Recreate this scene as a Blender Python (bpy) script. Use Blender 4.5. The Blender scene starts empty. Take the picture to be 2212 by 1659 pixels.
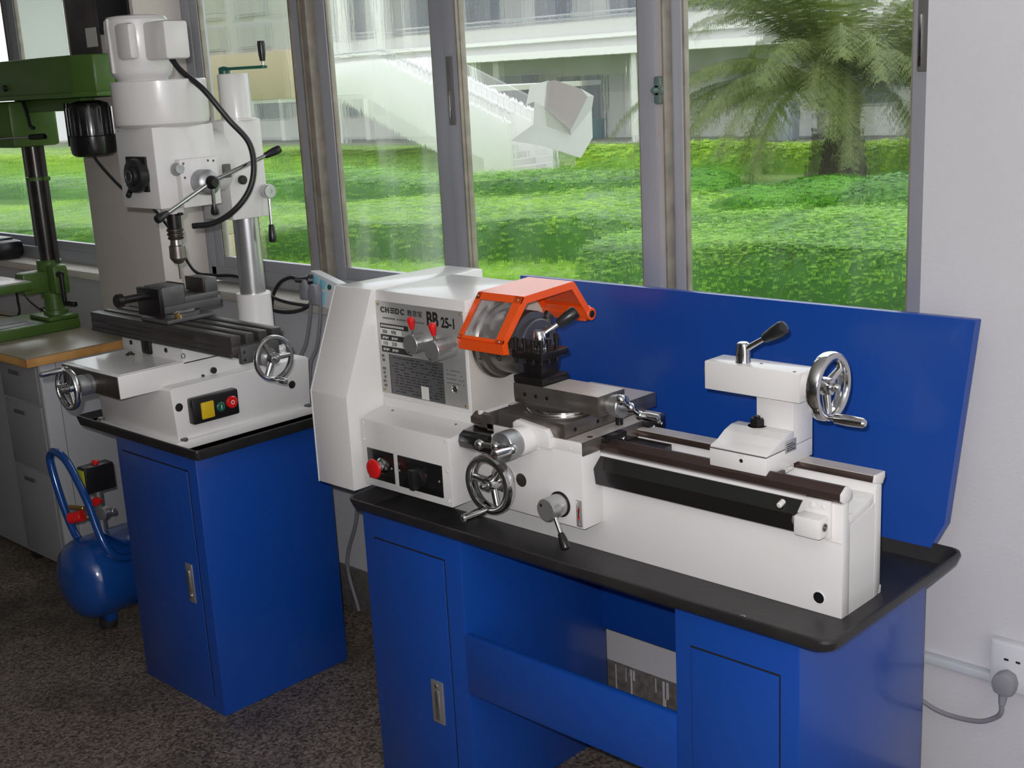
import bpy, bmesh, math, random
from math import sin, cos, pi, radians
from mathutils import Vector, Matrix
random.seed(7)
C = bpy.context.scene.collection
SC = bpy.context.scene
# ---------------------------------------------------------------- camera, sky, lights, exposure
cam = bpy.data.objects.new('camera', bpy.data.cameras.new('camera'))
C.objects.link(cam)
cam.location = (1.13014, -2.06270, 1.84074)
cam.rotation_euler = (radians(75.954408), radians(2.942687), radians(43.470367))
cam.data.sensor_width = 36.0
cam.data.lens = 2679.856 / 2212 * 36.0
cam.data.clip_start = 0.05
cam.data.clip_end = 400
SC.camera = cam
SC.view_settings.view_transform = 'Standard'
SC.view_settings.look = 'None'
SC.view_settings.exposure = 0.0
SC.view_settings.gamma = 1.0
SC.view_settings.use_curve_mapping = False
world = bpy.data.worlds.new('overcast'); SC.world = world
world.use_nodes = True
wn = world.node_tree.nodes; wl = world.node_tree.links
bg = wn['Background']
tc = wn.new('ShaderNodeTexCoord'); sep = wn.new('ShaderNodeSeparateXYZ'); ramp = wn.new('ShaderNodeValToRGB')
wl.new(tc.outputs['Generated'], sep.inputs[0]); wl.new(sep.outputs['Z'], ramp.inputs[0]); wl.new(ramp.outputs[0], bg.inputs[0])
ramp.color_ramp.elements[0].position = 0.0; ramp.color_ramp.elements[0].color = (0.80, 0.83, 0.86, 1)
ramp.color_ramp.elements[1].position = 1.0; ramp.color_ramp.elements[1].color = (1.0, 1.02, 1.06, 1)
bg.inputs[1].default_value = 2.1
def lamp(name, kind, loc, power, **k):
    d = bpy.data.lights.new(name, kind); d.energy = power
    for a, b in k.items(): setattr(d, a, b)
    o = bpy.data.objects.new(name, d); C.objects.link(o); o.location = loc; return o
# the compact camera's own flash, just above and left of its lens
lamp('camera_flash', 'POINT', (1.10, -2.08, 1.90), 182.0, shadow_soft_size=0.012, color=(1.0, 0.97, 0.99))
# daylight entering by the windows at the right-hand end of the workshop
wl2 = lamp('end_window_daylight', 'AREA', (3.12, -1.9, 1.75), 20.0, shape='RECTANGLE', size=2.6, size_y=1.5, color=(0.93, 0.97, 1.0))
wl2.rotation_euler = (0, radians(90), 0)

# ---------------------------------------------------------------- materials
MATS = {}
def mat(name, col, rough=0.5, metal=0.0, coat=0.0, noise=None, bump=None, spec=0.5):
    """noise=(scale, amount, colour2)  bump=(scale, strength)"""
    m = bpy.data.materials.new(name); m.use_nodes = True
    nt = m.node_tree; b = nt.nodes['Principled BSDF']
    b.inputs['Base Color'].default_value = (*col, 1)
    b.inputs['Roughness'].default_value = rough; b.inputs['Metallic'].default_value = metal
    b.inputs['Coat Weight'].default_value = coat; b.inputs['Coat Roughness'].default_value = 0.08
    b.inputs['Specular IOR Level'].default_value = spec
    t = nt.nodes.new('ShaderNodeTexCoord')
    if noise:
        n = nt.nodes.new('ShaderNodeTexNoise'); n.inputs['Scale'].default_value = noise[0]; n.inputs['Detail'].default_value = 6
        nt.links.new(t.outputs['Object'], n.inputs['Vector'])
        r = nt.nodes.new('ShaderNodeValToRGB'); lo, hi = noise[3] if len(noise) > 3 else (0.35, 0.7)
        r.color_ramp.elements[0].position = lo; r.color_ramp.elements[0].color = (*col, 1)
        r.color_ramp.elements[1].position = hi
        c2 = noise[2]; a = noise[1]
        r.color_ramp.elements[1].color = (*[col[i] * (1 - a) + c2[i] * a for i in range(3)], 1)
        nt.links.new(n.outputs['Fac'], r.inputs[0]); nt.links.new(r.outputs[0], b.inputs['Base Color'])
    if bump:
        n2 = nt.nodes.new('ShaderNodeTexNoise'); n2.inputs['Scale'].default_value = bump[0]; n2.inputs['Detail'].default_value = 3
        nt.links.new(t.outputs['Object'], n2.inputs['Vector'])
        bp = nt.nodes.new('ShaderNodeBump'); bp.inputs['Strength'].default_value = bump[1]; bp.inputs['Distance'].default_value = 0.002
        nt.links.new(n2.outputs['Fac'], bp.inputs['Height']); nt.links.new(bp.outputs[0], b.inputs['Normal'])
    MATS[name] = m
    return m
mat('white_paint', (0.70, 0.69, 0.675), 0.28, coat=0.3, noise=(6, 0.10, (0.62, 0.60, 0.55)), bump=(55, 0.12))
mat('white_cast', (0.66, 0.66, 0.64), 0.45, noise=(30, 0.3, (0.45, 0.45, 0.42), (0.55, 0.75)), bump=(90, 0.5))
mat('blue_paint', (0.006, 0.055, 0.30), 0.30, coat=0.25, noise=(3, 0.3, (0.008, 0.045, 0.25)), bump=(25, 0.08))
mat('blue_gloss', (0.006, 0.05, 0.22), 0.16, coat=0.4)
mat('black_rubber', (0.014, 0.013, 0.013), 0.42, noise=(9, 0.7, (0.035, 0.033, 0.032), (0.4, 0.8)), bump=(60, 0.3))
mat('black_plastic', (0.012, 0.012, 0.013), 0.30)
mat('black_gloss', (0.009, 0.009, 0.009), 0.22, coat=0.3)
mat('chrome', (0.62, 0.62, 0.62), 0.13, 1.0)
mat('satin_steel', (0.52, 0.52, 0.52), 0.27, 0.78, noise=(12, 0.4, (0.38, 0.38, 0.38)))
mat('cast_alloy', (0.40, 0.41, 0.42), 0.42, 0.85, noise=(40, 0.4, (0.28, 0.28, 0.28)), bump=(80, 0.2))
mat('ground_steel', (0.29, 0.27, 0.25), 0.33, 0.85, noise=(14, 0.7, (0.13, 0.105, 0.085)))
mat('oily_steel', (0.085, 0.073, 0.066), 0.34, 0.6, noise=(10, 0.6, (0.04, 0.032, 0.028)))
mat('rail_steel', (0.075, 0.05, 0.043), 0.25, 0.55, noise=(9, 0.5, (0.035, 0.025, 0.022)))
mat('top_sheen', (0.58, 0.54, 0.50), 0.30, 0.25, noise=(16, 0.5, (0.42, 0.38, 0.34)))  # window reflection put into a pale, weakly metallic steel colour
mat('blackened_steel', (0.014, 0.012, 0.012), 0.30, 0.3)
mat('mill_table', (0.085, 0.078, 0.074), 0.40, 0.5, noise=(10, 0.6, (0.04, 0.036, 0.034)), bump=(40, 0.3))
mat('vise_grey', (0.12, 0.12, 0.12), 0.40, 0.35, noise=(12, 0.5, (0.06, 0.06, 0.062)), bump=(60, 0.4))
mat('red_plastic', (0.62, 0.012, 0.012), 0.25, coat=0.4)
mat('orange_paint', (0.78, 0.085, 0.008), 0.30, coat=0.25, bump=(90, 0.15))
mat('yellow_plastic', (0.60, 0.40, 0.012), 0.4)
mat('lime_label', (0.42, 0.44, 0.03), 0.5)
mat('green_plastic', (0.01, 0.10, 0.06), 0.35)
mat('green_enamel', (0.075, 0.155, 0.028), 0.38, noise=(8, 0.5, (0.05, 0.11, 0.02)), bump=(45, 0.4))
mat('dark_green', (0.01, 0.09, 0.06), 0.35)
mat('latch_grey', (0.10, 0.15, 0.13), 0.4)
mat('wall_far', (0.16, 0.155, 0.15), 0.8)
mat('plate_alu', (0.46, 0.46, 0.44), 0.36, 0.55)
mat('plate_cream', (0.60, 0.60, 0.53), 0.45, 0.1)
mat('plate_dark', (0.11, 0.11, 0.11), 0.40, 0.3)
mat('ink', (0.012, 0.012, 0.012), 0.5)
mat('ink_red', (0.5, 0.02, 0.02), 0.5)
mat('print_light', (0.66, 0.66, 0.62), 0.5)
mat('brass', (0.55, 0.36, 0.14), 0.3, 0.9)
mat('frame_alu', (0.39, 0.40, 0.44), 0.42, 0.25, noise=(5, 0.3, (0.35, 0.355, 0.37)))
mat('frame_dark', (0.16, 0.155, 0.15), 0.45, 0.25)
mat('frame_track', (0.30, 0.27, 0.22), 0.5, 0.2, noise=(20, 0.6, (0.14, 0.12, 0.10)))
mat('wall_white', (0.52, 0.52, 0.54), 0.75, noise=(3, 0.35, (0.45, 0.44, 0.44)), bump=(110, 0.35))
mat('wall_grey', (0.66, 0.61, 0.56), 0.8, noise=(2.5, 0.4, (0.56, 0.52, 0.48)), bump=(110, 0.35))
mat('ceiling_white', (0.62, 0.62, 0.61), 0.9)
mat('plaster_sill', (0.62, 0.59, 0.53), 0.6, noise=(8, 0.5, (0.5, 0.46, 0.40)), bump=(60, 0.4))
mat('cord_grey', (0.20, 0.20, 0.215), 0.5)
mat('plug_grey', (0.22, 0.22, 0.24), 0.42, bump=(60, 0.2))
mat('cord_black', (0.014, 0.014, 0.016), 0.4)
mat('socket_white', (0.55, 0.56, 0.58), 0.4)
mat('trunking', (0.42, 0.44, 0.48), 0.5)
mat('cabinet_grey', (0.27, 0.27, 0.27), 0.5, bump=(60, 0.1))
mat('cabinet_light', (0.40, 0.41, 0.43), 0.5)
mat('wood', (0.60, 0.32, 0.10), 0.45, noise=(7, 0.8, (0.30, 0.11, 0.03), (0.5, 0.75)))
mat('bench_film', (0.30, 0.27, 0.19), 0.3, noise=(4, 0.5, (0.22, 0.20, 0.15)))
mat('orange_card', (0.55, 0.25, 0.05), 0.6)
mat('paper', (0.80, 0.81, 0.83), 0.7)
mat('paper_grey', (0.62, 0.62, 0.58), 0.8)
mat('poster_dark', (0.055, 0.045, 0.05), 0.5, noise=(9, 0.9, (0.13, 0.10, 0.10), (0.4, 0.75)))
mat('poster_black', (0.006, 0.006, 0.008), 0.4)
mat('sticker_blue', (0.20, 0.50, 0.62), 0.5)
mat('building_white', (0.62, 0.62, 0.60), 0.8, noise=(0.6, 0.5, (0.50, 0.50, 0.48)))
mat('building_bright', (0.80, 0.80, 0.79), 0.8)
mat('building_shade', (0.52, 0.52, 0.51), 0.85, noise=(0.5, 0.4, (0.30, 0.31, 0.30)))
mat('building_glass', (0.13, 0.15, 0.18), 0.2)
mat('building_frame', (0.45, 0.47, 0.5), 0.5)
mat('beige_wall', (0.60, 0.50, 0.37), 0.8, noise=(2, 0.3, (0.5, 0.42, 0.3)))
mat('path_grey', (0.22, 0.22, 0.21), 0.7, noise=(2, 0.4, (0.15, 0.15, 0.14)))
mat('bin_teal', (0.02, 0.20, 0.19), 0.5)
mat('bark', (0.16, 0.14, 0.11), 0.9, noise=(5, 0.7, (0.07, 0.06, 0.045)), bump=(12, 1.0))
mat('hook_black', (0.02, 0.02, 0.02), 0.5)

mat('dark_column', (0.10, 0.095, 0.09), 0.25, 0.8, noise=(20, 0.6, (0.05, 0.045, 0.04)))
mat('chuck_dark', (0.09, 0.09, 0.105), 0.35, 0.4)
def paper_mat():
    m = mat('paper_thin', (0.82, 0.83, 0.84), 0.8); nt = m.node_tree
    t = nt.nodes.new('ShaderNodeBsdfTranslucent'); t.inputs[0].default_value = (0.85, 0.86, 0.86, 1)
    x = nt.nodes.new('ShaderNodeMixShader'); x.inputs[0].default_value = 0.8
    nt.links.new(nt.nodes['Principled BSDF'].outputs[0], x.inputs[1]); nt.links.new(t.outputs[0], x.inputs[2]); nt.links.new(x.outputs[0], nt.nodes['Material Output'].inputs[0])
paper_mat()
def leaf_mat(name, a, b, scale=1.2, trans=0.35):
    m = bpy.data.materials.new(name); m.use_nodes = True; nt = m.node_tree
    p = nt.nodes['Principled BSDF']; p.inputs['Roughness'].default_value = 0.45
    t = nt.nodes.new('ShaderNodeTexCoord'); n = nt.nodes.new('ShaderNodeTexNoise'); n.inputs['Scale'].default_value = scale; n.inputs['Detail'].default_value = 8
    n.inputs['Roughness'].default_value = 0.75
    r = nt.nodes.new('ShaderNodeValToRGB')
    r.color_ramp.elements[0].position = 0.36; r.color_ramp.elements[0].color = (*a, 1)
    r.color_ramp.elements[1].position = 0.64; r.color_ramp.elements[1].color = (*b, 1)
    nt.links.new(t.outputs['Object'], n.inputs['Vector']); nt.links.new(n.outputs['Fac'], r.inputs[0]); nt.links.new(r.outputs[0], p.inputs['Base Color'])
    tr = nt.nodes.new('ShaderNodeBsdfTranslucent'); nt.links.new(r.outputs[0], tr.inputs[0])
    mx = nt.nodes.new('ShaderNodeMixShader'); mx.inputs[0].default_value = trans
    nt.links.new(p.outputs[0], mx.inputs[1]); nt.links.new(tr.outputs[0], mx.inputs[2]); nt.links.new(mx.outputs[0], nt.nodes['Material Output'].inputs[0])
    MATS[name] = m
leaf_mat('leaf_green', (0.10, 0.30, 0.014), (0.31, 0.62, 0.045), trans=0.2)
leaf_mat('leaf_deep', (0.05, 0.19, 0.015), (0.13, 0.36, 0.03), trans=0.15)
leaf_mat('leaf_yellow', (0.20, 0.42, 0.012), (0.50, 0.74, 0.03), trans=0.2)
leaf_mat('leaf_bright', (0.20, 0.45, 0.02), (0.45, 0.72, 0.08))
leaf_mat('leaf_core_shade', (0.03, 0.12, 0.008), (0.07, 0.24, 0.015), trans=0.0)  # dark green core paints the shade between the leaves
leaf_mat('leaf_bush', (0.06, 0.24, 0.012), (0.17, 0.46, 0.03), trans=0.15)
mat('blue_grey', (0.27, 0.30, 0.36), 0.5)
mat('frame_light', (0.50, 0.49, 0.48), 0.4, 0.15)
leaf_mat('leaf_palm', (0.08, 0.13, 0.025), (0.20, 0.26, 0.06), 2.0)
mat('lawn', (0.13, 0.27, 0.04), 0.8, noise=(0.8, 0.8, (0.28, 0.40, 0.08)), bump=(15, 1.0))

def floor_material():
    m = mat('terrazzo', (0.105, 0.092, 0.080), 0.50, bump=(70, 0.3)); nt = m.node_tree; b = nt.nodes['Principled BSDF']
    t = nt.nodes.new('ShaderNodeTexCoord')
    v = nt.nodes.new('ShaderNodeTexVoronoi'); v.inputs['Scale'].default_value = 130
    r = nt.nodes.new('ShaderNodeValToRGB'); r.color_ramp.elements[0].color = (0.045, 0.036, 0.029, 1); r.color_ramp.elements[1].color = (0.23, 0.19, 0.155, 1)
    r.color_ramp.elements[0].position = 0.15; r.color_ramp.elements[1].position = 0.95
    nt.links.new(t.outputs['Object'], v.inputs['Vector']); nt.links.new(v.outputs['Color'], r.inputs[0])
    n = nt.nodes.new('ShaderNodeTexNoise'); n.inputs['Scale'].default_value = 1.7; n.inputs['Detail'].default_value = 5
    r2 = nt.nodes.new('ShaderNodeValToRGB'); r2.color_ramp.elements[0].position = 0.36; r2.color_ramp.elements[0].color = (0.35, 0.34, 0.33, 1)
    r2.color_ramp.elements[1].position = 0.52; r2.color_ramp.elements[1].color = (1, 1, 1, 1)
    nt.links.new(t.outputs['Object'], n.inputs['Vector']); nt.links.new(n.outputs['Fac'], r2.inputs[0])
    mx = nt.nodes.new('ShaderNodeMix'); mx.data_type = 'RGBA'; mx.blend_type = 'MULTIPLY'; mx.inputs[0].default_value = 1
    nt.links.new(r.outputs[0], mx.inputs[6]); nt.links.new(r2.outputs[0], mx.inputs[7]); nt.links.new(mx.outputs[2], b.inputs['Base Color'])
floor_material()
mat('skirting_terrazzo', (0.10, 0.09, 0.085), 0.6, noise=(45, 0.8, (0.22, 0.20, 0.19)), bump=(60, 0.4))

def glass_mat(name, haze, streak, blur):
    """rain-wet pane: see-through, a little blurred by the water film, with milky vertical streaks"""
    m = bpy.data.materials.new(name); m.use_nodes = True; nt = m.node_tree; N = nt.nodes; L = nt.links
    N.remove(N['Principled BSDF']); out = N['Material Output']
    tr = N.new('ShaderNodeBsdfTransparent'); tr.inputs[0].default_value = (0.97, 0.98, 0.97, 1)
    rf = N.new('ShaderNodeBsdfRefraction'); rf.inputs['IOR'].default_value = 1.02; rf.inputs['Roughness'].default_value = blur; rf.inputs[0].default_value = (0.97, 0.98, 0.97, 1)
    t = N.new('ShaderNodeTexCoord')
    mp = N.new('ShaderNodeMapping'); mp.inputs['Scale'].default_value = (60, 60, 5); L.new(t.outputs['Object'], mp.inputs[0])
    n = N.new('ShaderNodeTexNoise'); n.inputs['Scale'].default_value = 1.0; n.inputs['Detail'].default_value = 4; L.new(mp.outputs[0], n.inputs['Vector'])
    bp = N.new('ShaderNodeBump'); bp.inputs['Strength'].default_value = 0.5; bp.inputs['Distance'].default_value = 0.004; L.new(n.outputs['Fac'], bp.inputs['Height'])
    L.new(bp.outputs[0], rf.inputs['Normal'])
    m1 = N.new('ShaderNodeMixShader'); m1.inputs[0].default_value = 0.75; L.new(tr.outputs[0], m1.inputs[1]); L.new(rf.outputs[0], m1.inputs[2])
    df = N.new('ShaderNodeBsdfTranslucent'); df.inputs[0].default_value = (0.85, 0.87, 0.86, 1)
    mp2 = N.new('ShaderNodeMapping'); mp2.inputs['Scale'].default_value = (7, 7, 1.4); L.new(t.outputs['Object'], mp2.inputs[0])
    n2 = N.new('ShaderNodeTexNoise'); n2.inputs['Scale'].default_value = 1.0; n2.inputs['Detail'].default_value = 7; L.new(mp2.outputs[0], n2.inputs['Vector'])
    mr = N.new('ShaderNodeMapRange'); mr.inputs[1].default_value = 0.46; mr.inputs[2].default_value = 0.72; mr.inputs[3].default_value = haze; mr.inputs[4].default_value = haze + streak
    L.new(n2.outputs['Fac'], mr.inputs[0])
    m2 = N.new('ShaderNodeMixShader'); L.new(mr.outputs[0], m2.inputs[0]); L.new(m1.outputs[0], m2.inputs[1]); L.new(df.outputs[0], m2.inputs[2])
    gl = N.new('ShaderNodeBsdfGlossy'); gl.inputs['Roughness'].default_value = 0.03
    fr = N.new('ShaderNodeFresnel'); fr.inputs[0].default_value = 1.3
    m3 = N.new('ShaderNodeMixShader'); L.new(fr.outputs[0], m3.inputs[0]); L.new(m2.outputs[0], m3.inputs[1]); L.new(gl.outputs[0], m3.inputs[2])
    ge = N.new('ShaderNodeNewGeometry'); t2 = N.new('ShaderNodeBsdfTransparent')
    m4 = N.new('ShaderNodeMixShader'); L.new(ge.outputs['Backfacing'], m4.inputs[0]); L.new(m3.outputs[0], m4.inputs[1]); L.new(t2.outputs[0], m4.inputs[2])
    L.new(m4.outputs[0], out.inputs[0]); MATS[name] = m
glass_mat('wet_glass', 0.008, 0.06, 0.012)
glass_mat('wet_glass_milky', 0.04, 0.26, 0.022)
def clear_mat():
    m = bpy.data.materials.new('clear_plastic'); m.use_nodes = True; nt = m.node_tree; N = nt.nodes; L = nt.links
    N.remove(N['Principled BSDF'])
    tr = N.new('ShaderNodeBsdfTransparent'); tr.inputs[0].default_value = (0.93, 0.93, 0.93, 1)
    df = N.new('ShaderNodeBsdfDiffuse'); df.inputs[0].default_value = (0.7, 0.7, 0.7, 1)
    gl = N.new('ShaderNodeBsdfGlossy'); gl.inputs['Roughness'].default_value = 0.05
    t = N.new('ShaderNodeTexCoord'); n = N.new('ShaderNodeTexNoise'); n.inputs['Scale'].default_value = 30; n.inputs['Detail'].default_value = 8
    L.new(t.outputs['Object'], n.inputs['Vector'])
    mr = N.new('ShaderNodeMapRange'); mr.inputs[1].default_value = 0.5; mr.inputs[2].default_value = 0.75; mr.inputs[3].default_value = 0.08; mr.inputs[4].default_value = 0.40
    L.new(n.outputs['Fac'], mr.inputs[0])
    m1 = N.new('ShaderNodeMixShader'); L.new(mr.outputs[0], m1.inputs[0]); L.new(tr.outputs[0], m1.inputs[1]); L.new(df.outputs[0], m1.inputs[2])
    m2 = N.new('ShaderNodeMixShader'); m2.inputs[0].default_value = 0.05; L.new(m1.outputs[0], m2.inputs[1]); L.new(gl.outputs[0], m2.inputs[2])
    L.new(m2.outputs[0], N['Material Output'].inputs[0]); MATS['clear_plastic'] = m
clear_mat()

# ---------------------------------------------------------------- helpers
ORG = {}
def thing(name, loc, label, cat, group=None):
    """an Empty at the base of a thing; its parts are its children"""
    o = bpy.data.objects.new(name, None); C.objects.link(o); o.location = loc; o.empty_display_size = 0.05
    o['label'] = label; o['category'] = cat
    if group: o['group'] = group
    ORG[o.name] = Vector(loc); return o
def tag(o, label, cat, group=None):
    o['label'] = label; o['category'] = cat
    if group: o['group'] = group
    return o
def frame_of(d):
    d = Vector(d).normalized(); a = Vector((0, 0, 1)) if abs(d.z) < 0.9 else Vector((0, 1, 0))
    u = d.cross(a).normalized(); return u, u.cross(d).normalized(), d
def smooth_path(P, n=8):
    P = [Vector(p) for p in P]
    if len(P) < 3: return P
    Q = [P[0] * 2 - P[1]] + P + [P[-1] * 2 - P[-2]]; out = []
    for i in range(1, len(Q) - 2):
        a, b, c, d = Q[i - 1:i + 3]
        for k in range(n):
            t = k / n
            out.append(0.5 * ((2 * b) + (-a + c) * t + (2 * a - 5 * b + 4 * c - d) * t * t + (-a + 3 * b - 3 * c + d) * t ** 3))
    return out + [P[-1]]
class MB:
    """collects primitives, builds them as ONE mesh object"""
    def __init__(s, xf=None): s.bm = bmesh.new(); s.xf = xf
    def _merge(s, b, M=None):
        if M is not None: b.transform(M)
        me = bpy.data.meshes.new('t'); b.to_mesh(me); b.free(); s.bm.from_mesh(me); bpy.data.meshes.remove(me); return s
    def box(s, x0, x1, y0, y1, z0, z1, bev=0.002, seg=2, M=None):
        b = bmesh.new(); bmesh.ops.create_cube(b, size=1)
        for v in b.verts: v.co = Vector(((x0 + x1) / 2 + v.co.x * (x1 - x0), (y0 + y1) / 2 + v.co.y * (y1 - y0), (z0 + z1) / 2 + v.co.z * (z1 - z0)))
        if bev: bmesh.ops.bevel(b, geom=list(b.edges), offset=min(bev, abs(x1 - x0) * .45, abs(y1 - y0) * .45, abs(z1 - z0) * .45), segments=seg, affect='EDGES', profile=0.5)
        return s._merge(b, M)
    def prism(s, poly, axis, a0, a1, bev=0.0, M=None):
        b = bmesh.new()
        def P(p, a): return {'x': (a, p[0], p[1]), 'y': (p[0], a, p[1]), 'z': (p[0], p[1], a)}[axis]
        v0 = [b.verts.new(P(p, a0)) for p in poly]; v1 = [b.verts.new(P(p, a1)) for p in poly]
        n = len(poly); b.faces.new(v0); b.faces.new(v1[::-1])
        for i in range(n): b.faces.new((v0[i], v0[(i + 1) % n], v1[(i + 1) % n], v1[i]))
        bmesh.ops.recalc_face_normals(b, faces=b.faces)
        if bev: bmesh.ops.bevel(b, geom=list(b.edges), offset=bev, segments=2, affect='EDGES', profile=0.5)
        return s._merge(b, M)
    def rev(s, p, d, prof, seg=32, M=None):
        """surface of revolution from p along d; prof = [(t, r), ...]"""
        u, v, w = frame_of(d); p = Vector(p); b = bmesh.new(); rings = []
        for t, r in prof:
            if r <= 1e-6: rings.append([b.verts.new(p + w * t)])
            else: rings.append([b.verts.new(p + w * t + (u * cos(2 * pi * k / seg) + v * sin(2 * pi * k / seg)) * r) for k in range(seg)])
        for A, B in zip(rings, rings[1:]):
            if len(A) == 1 and len(B) == 1: continue
            for k in range(seg):
                k2 = (k + 1) % seg
                if len(A) == 1: b.faces.new((A[0], B[k2], B[k]))
                elif len(B) == 1: b.faces.new((A[k], A[k2], B[0]))
                else: b.faces.new((A[k], A[k2], B[k2], B[k]))
        if len(rings[0]) > 1: b.faces.new(rings[0][::-1])
        if len(rings[-1]) > 1: b.faces.new(rings[-1])
        bmesh.ops.recalc_face_normals(b, faces=b.faces)
        return s._merge(b, M)
    def cyl(s, p0, p1, r0, r1=None, seg=28, bev=0.0015, M=None):
        r1 = r0 if r1 is None else r1; p0 = Vector(p0); p1 = Vector(p1); L = (p1 - p0).length
        e = min(bev, L * .3, r0 * .3, r1 * .3)
        return s.rev(p0, p1 - p0, [(0, r0 - e), (e, r0), (L - e, r1), (L, r1 - e)], seg, M)
    def ball(s, c, r, seg=20, sc=None):
        b = bmesh.new(); bmesh.ops.create_uvsphere(b, u_segments=seg, v_segments=seg // 2, radius=r)
        if sc: b.transform(Matrix.Diagonal((*sc, 1)))
        return s._merge(b, Matrix.Translation(c))
    def sweep(s, P, r, seg=12, n=8, flat=None, closed=False):
        P = smooth_path(P, n) if n > 1 else [Vector(p) for p in P]
        b = bmesh.new(); rings = []; u = None; N = len(P)
        for i, p in enumerate(P):
            if closed: d = (P[(i + 1) % N] - P[i - 1]).normalized()
            else: d = (P[min(i + 1, N - 1)] - P[max(i - 1, 0)]).normalized()
            if u is None: u, v, w = frame_of(d)
            else:
                u = (u - d * u.dot(d)).normalized()
            v = d.cross(u); rr = r if not callable(r) else r(i / (N - 1))
            rings.append([b.verts.new(p + (u * cos(2 * pi * k / seg) + v * sin(2 * pi * k / seg)) * rr) for k in range(seg)])
        for A, B in (zip(rings, rings[1:] + rings[:1]) if closed else zip(rings, rings[1:])):
            for k in range(seg): b.faces.new((A[k], A[(k + 1) % seg], B[(k + 1) % seg], B[k]))
        if not closed: b.faces.new(rings[0][::-1]); b.faces.new(rings[-1])
        bmesh.ops.recalc_face_normals(b, faces=b.faces)
        return s._merge(b)
    def torus(s, c, d, R, rw, rt, seg=48, k=14):
        """ring of radius R; rw = half radial width, rt = half thickness along the axis"""
        u, v, w = frame_of(d); c = Vector(c); b = bmesh.new(); rings = []
        for i in range(seg):
            a = 2 * pi * i / seg; e = u * cos(a) + v * sin(a)
            ring = []
            for j in range(k):
                q = 2 * pi * j / k; cx = abs(cos(q)) ** 0.75 * (1 if cos(q) > 0 else -1); sx = abs(sin(q)) ** 0.75 * (1 if sin(q) > 0 else -1)
                ring.append(b.verts.new(c + e * (R + rw * cx) + w * rt * sx))
            rings.append(ring)
        for i in range(seg):
            A, B = rings[i], rings[(i + 1) % seg]
            for j in range(k): b.faces.new((A[j], B[j], B[(j + 1) % k], A[(j + 1) % k]))
        bmesh.ops.recalc_face_normals(b, faces=b.faces)
        return s._merge(b)
    def quad(s, a, b_, c, d):
        vs = [s.bm.verts.new(p) for p in (a, b_, c, d)]; s.bm.faces.new(vs); return s
    def build(s, name, m, parent=None, label=None, ang=32):
        if s.xf is not None: s.bm.transform(s.xf)
        org = ORG.get(parent.name, Vector((0, 0, 0))) if parent else Vector((0, 0, 0))
        if parent: s.bm.transform(Matrix.Translation(-org))
        me = bpy.data.meshes.new(name); s.bm.to_mesh(me); s.bm.free()
        for p in me.polygons: p.use_smooth = True
        me.set_sharp_from_angle(angle=radians(ang))
        me.materials.append(MATS[m])
        o = bpy.data.objects.new(name, me); C.objects.link(o)
        if parent: o.parent = parent
        ORG[o.name] = org
        if label: o['label'] = label
        return o
def centred(o):
    """move a stand-alone mesh's origin to the base of its own bounds"""
    me = o.data; xs = [v.co for v in me.vertices]
    c = Vector(((min(v.x for v in xs) + max(v.x for v in xs)) / 2, (min(v.y for v in xs) + max(v.y for v in xs)) / 2, min(v.z for v in xs)))
    me.transform(Matrix.Translation(-c)); o.location = c; ORG[o.name] = c; return o
def struct(name, mb, m, parent=None):
    o = mb.build(name, m, parent)
    if not parent: o['kind'] = 'structure'
    return o
def text(body, size, x, z, y, m, parent, name='lettering', axis='y', sx=1.0, bold=0.0, depth=0.0004):
    """flat print facing -Y at (x, y, z), or facing +X at (x=y value, y=x value)"""
    cu = bpy.data.curves.new('t', 'FONT'); cu.body = body; cu.size = size; cu.extrude = depth; cu.offset = bold
    to = bpy.data.objects.new('t', cu); C.objects.link(to); bpy.context.view_layer.update()
    dg = bpy.context.evaluated_depsgraph_get(); me = bpy.data.meshes.new_from_object(to.evaluated_get(dg))
    bpy.data.objects.remove(to); bpy.data.curves.remove(cu)
    R = Matrix.Rotation(pi / 2, 4, 'X')
    if axis == 'x': R = Matrix.Rotation(pi / 2, 4, 'Z') @ R
    T = Matrix.Translation((x, y, z)) if axis == 'y' else Matrix.Translation((y, x, z))
    org = ORG.get(parent.name, Vector()); me.transform(Matrix.Translation(-org) @ T @ R @ Matrix.Diagonal((sx, 1, 1, 1)))
    me.materials.clear(); me.materials.append(MATS[m]); me.name = name
    o = bpy.data.objects.new(name, me); C.objects.link(o); o.parent = parent; ORG[o.name] = org; return o
def screw(p, d, parent, r=0.005, h=0.003, m='satin_steel', name='screw', hexa=False):
    mb = MB(); mb.rev(p, d, [(-0.001, r), (h * .6, r), (h, r * .75), (h, r * .35), (h * .4, r * .3), (h * .4, 0)], 6 if hexa else 14)
    return mb.build(name, m, parent)
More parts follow.
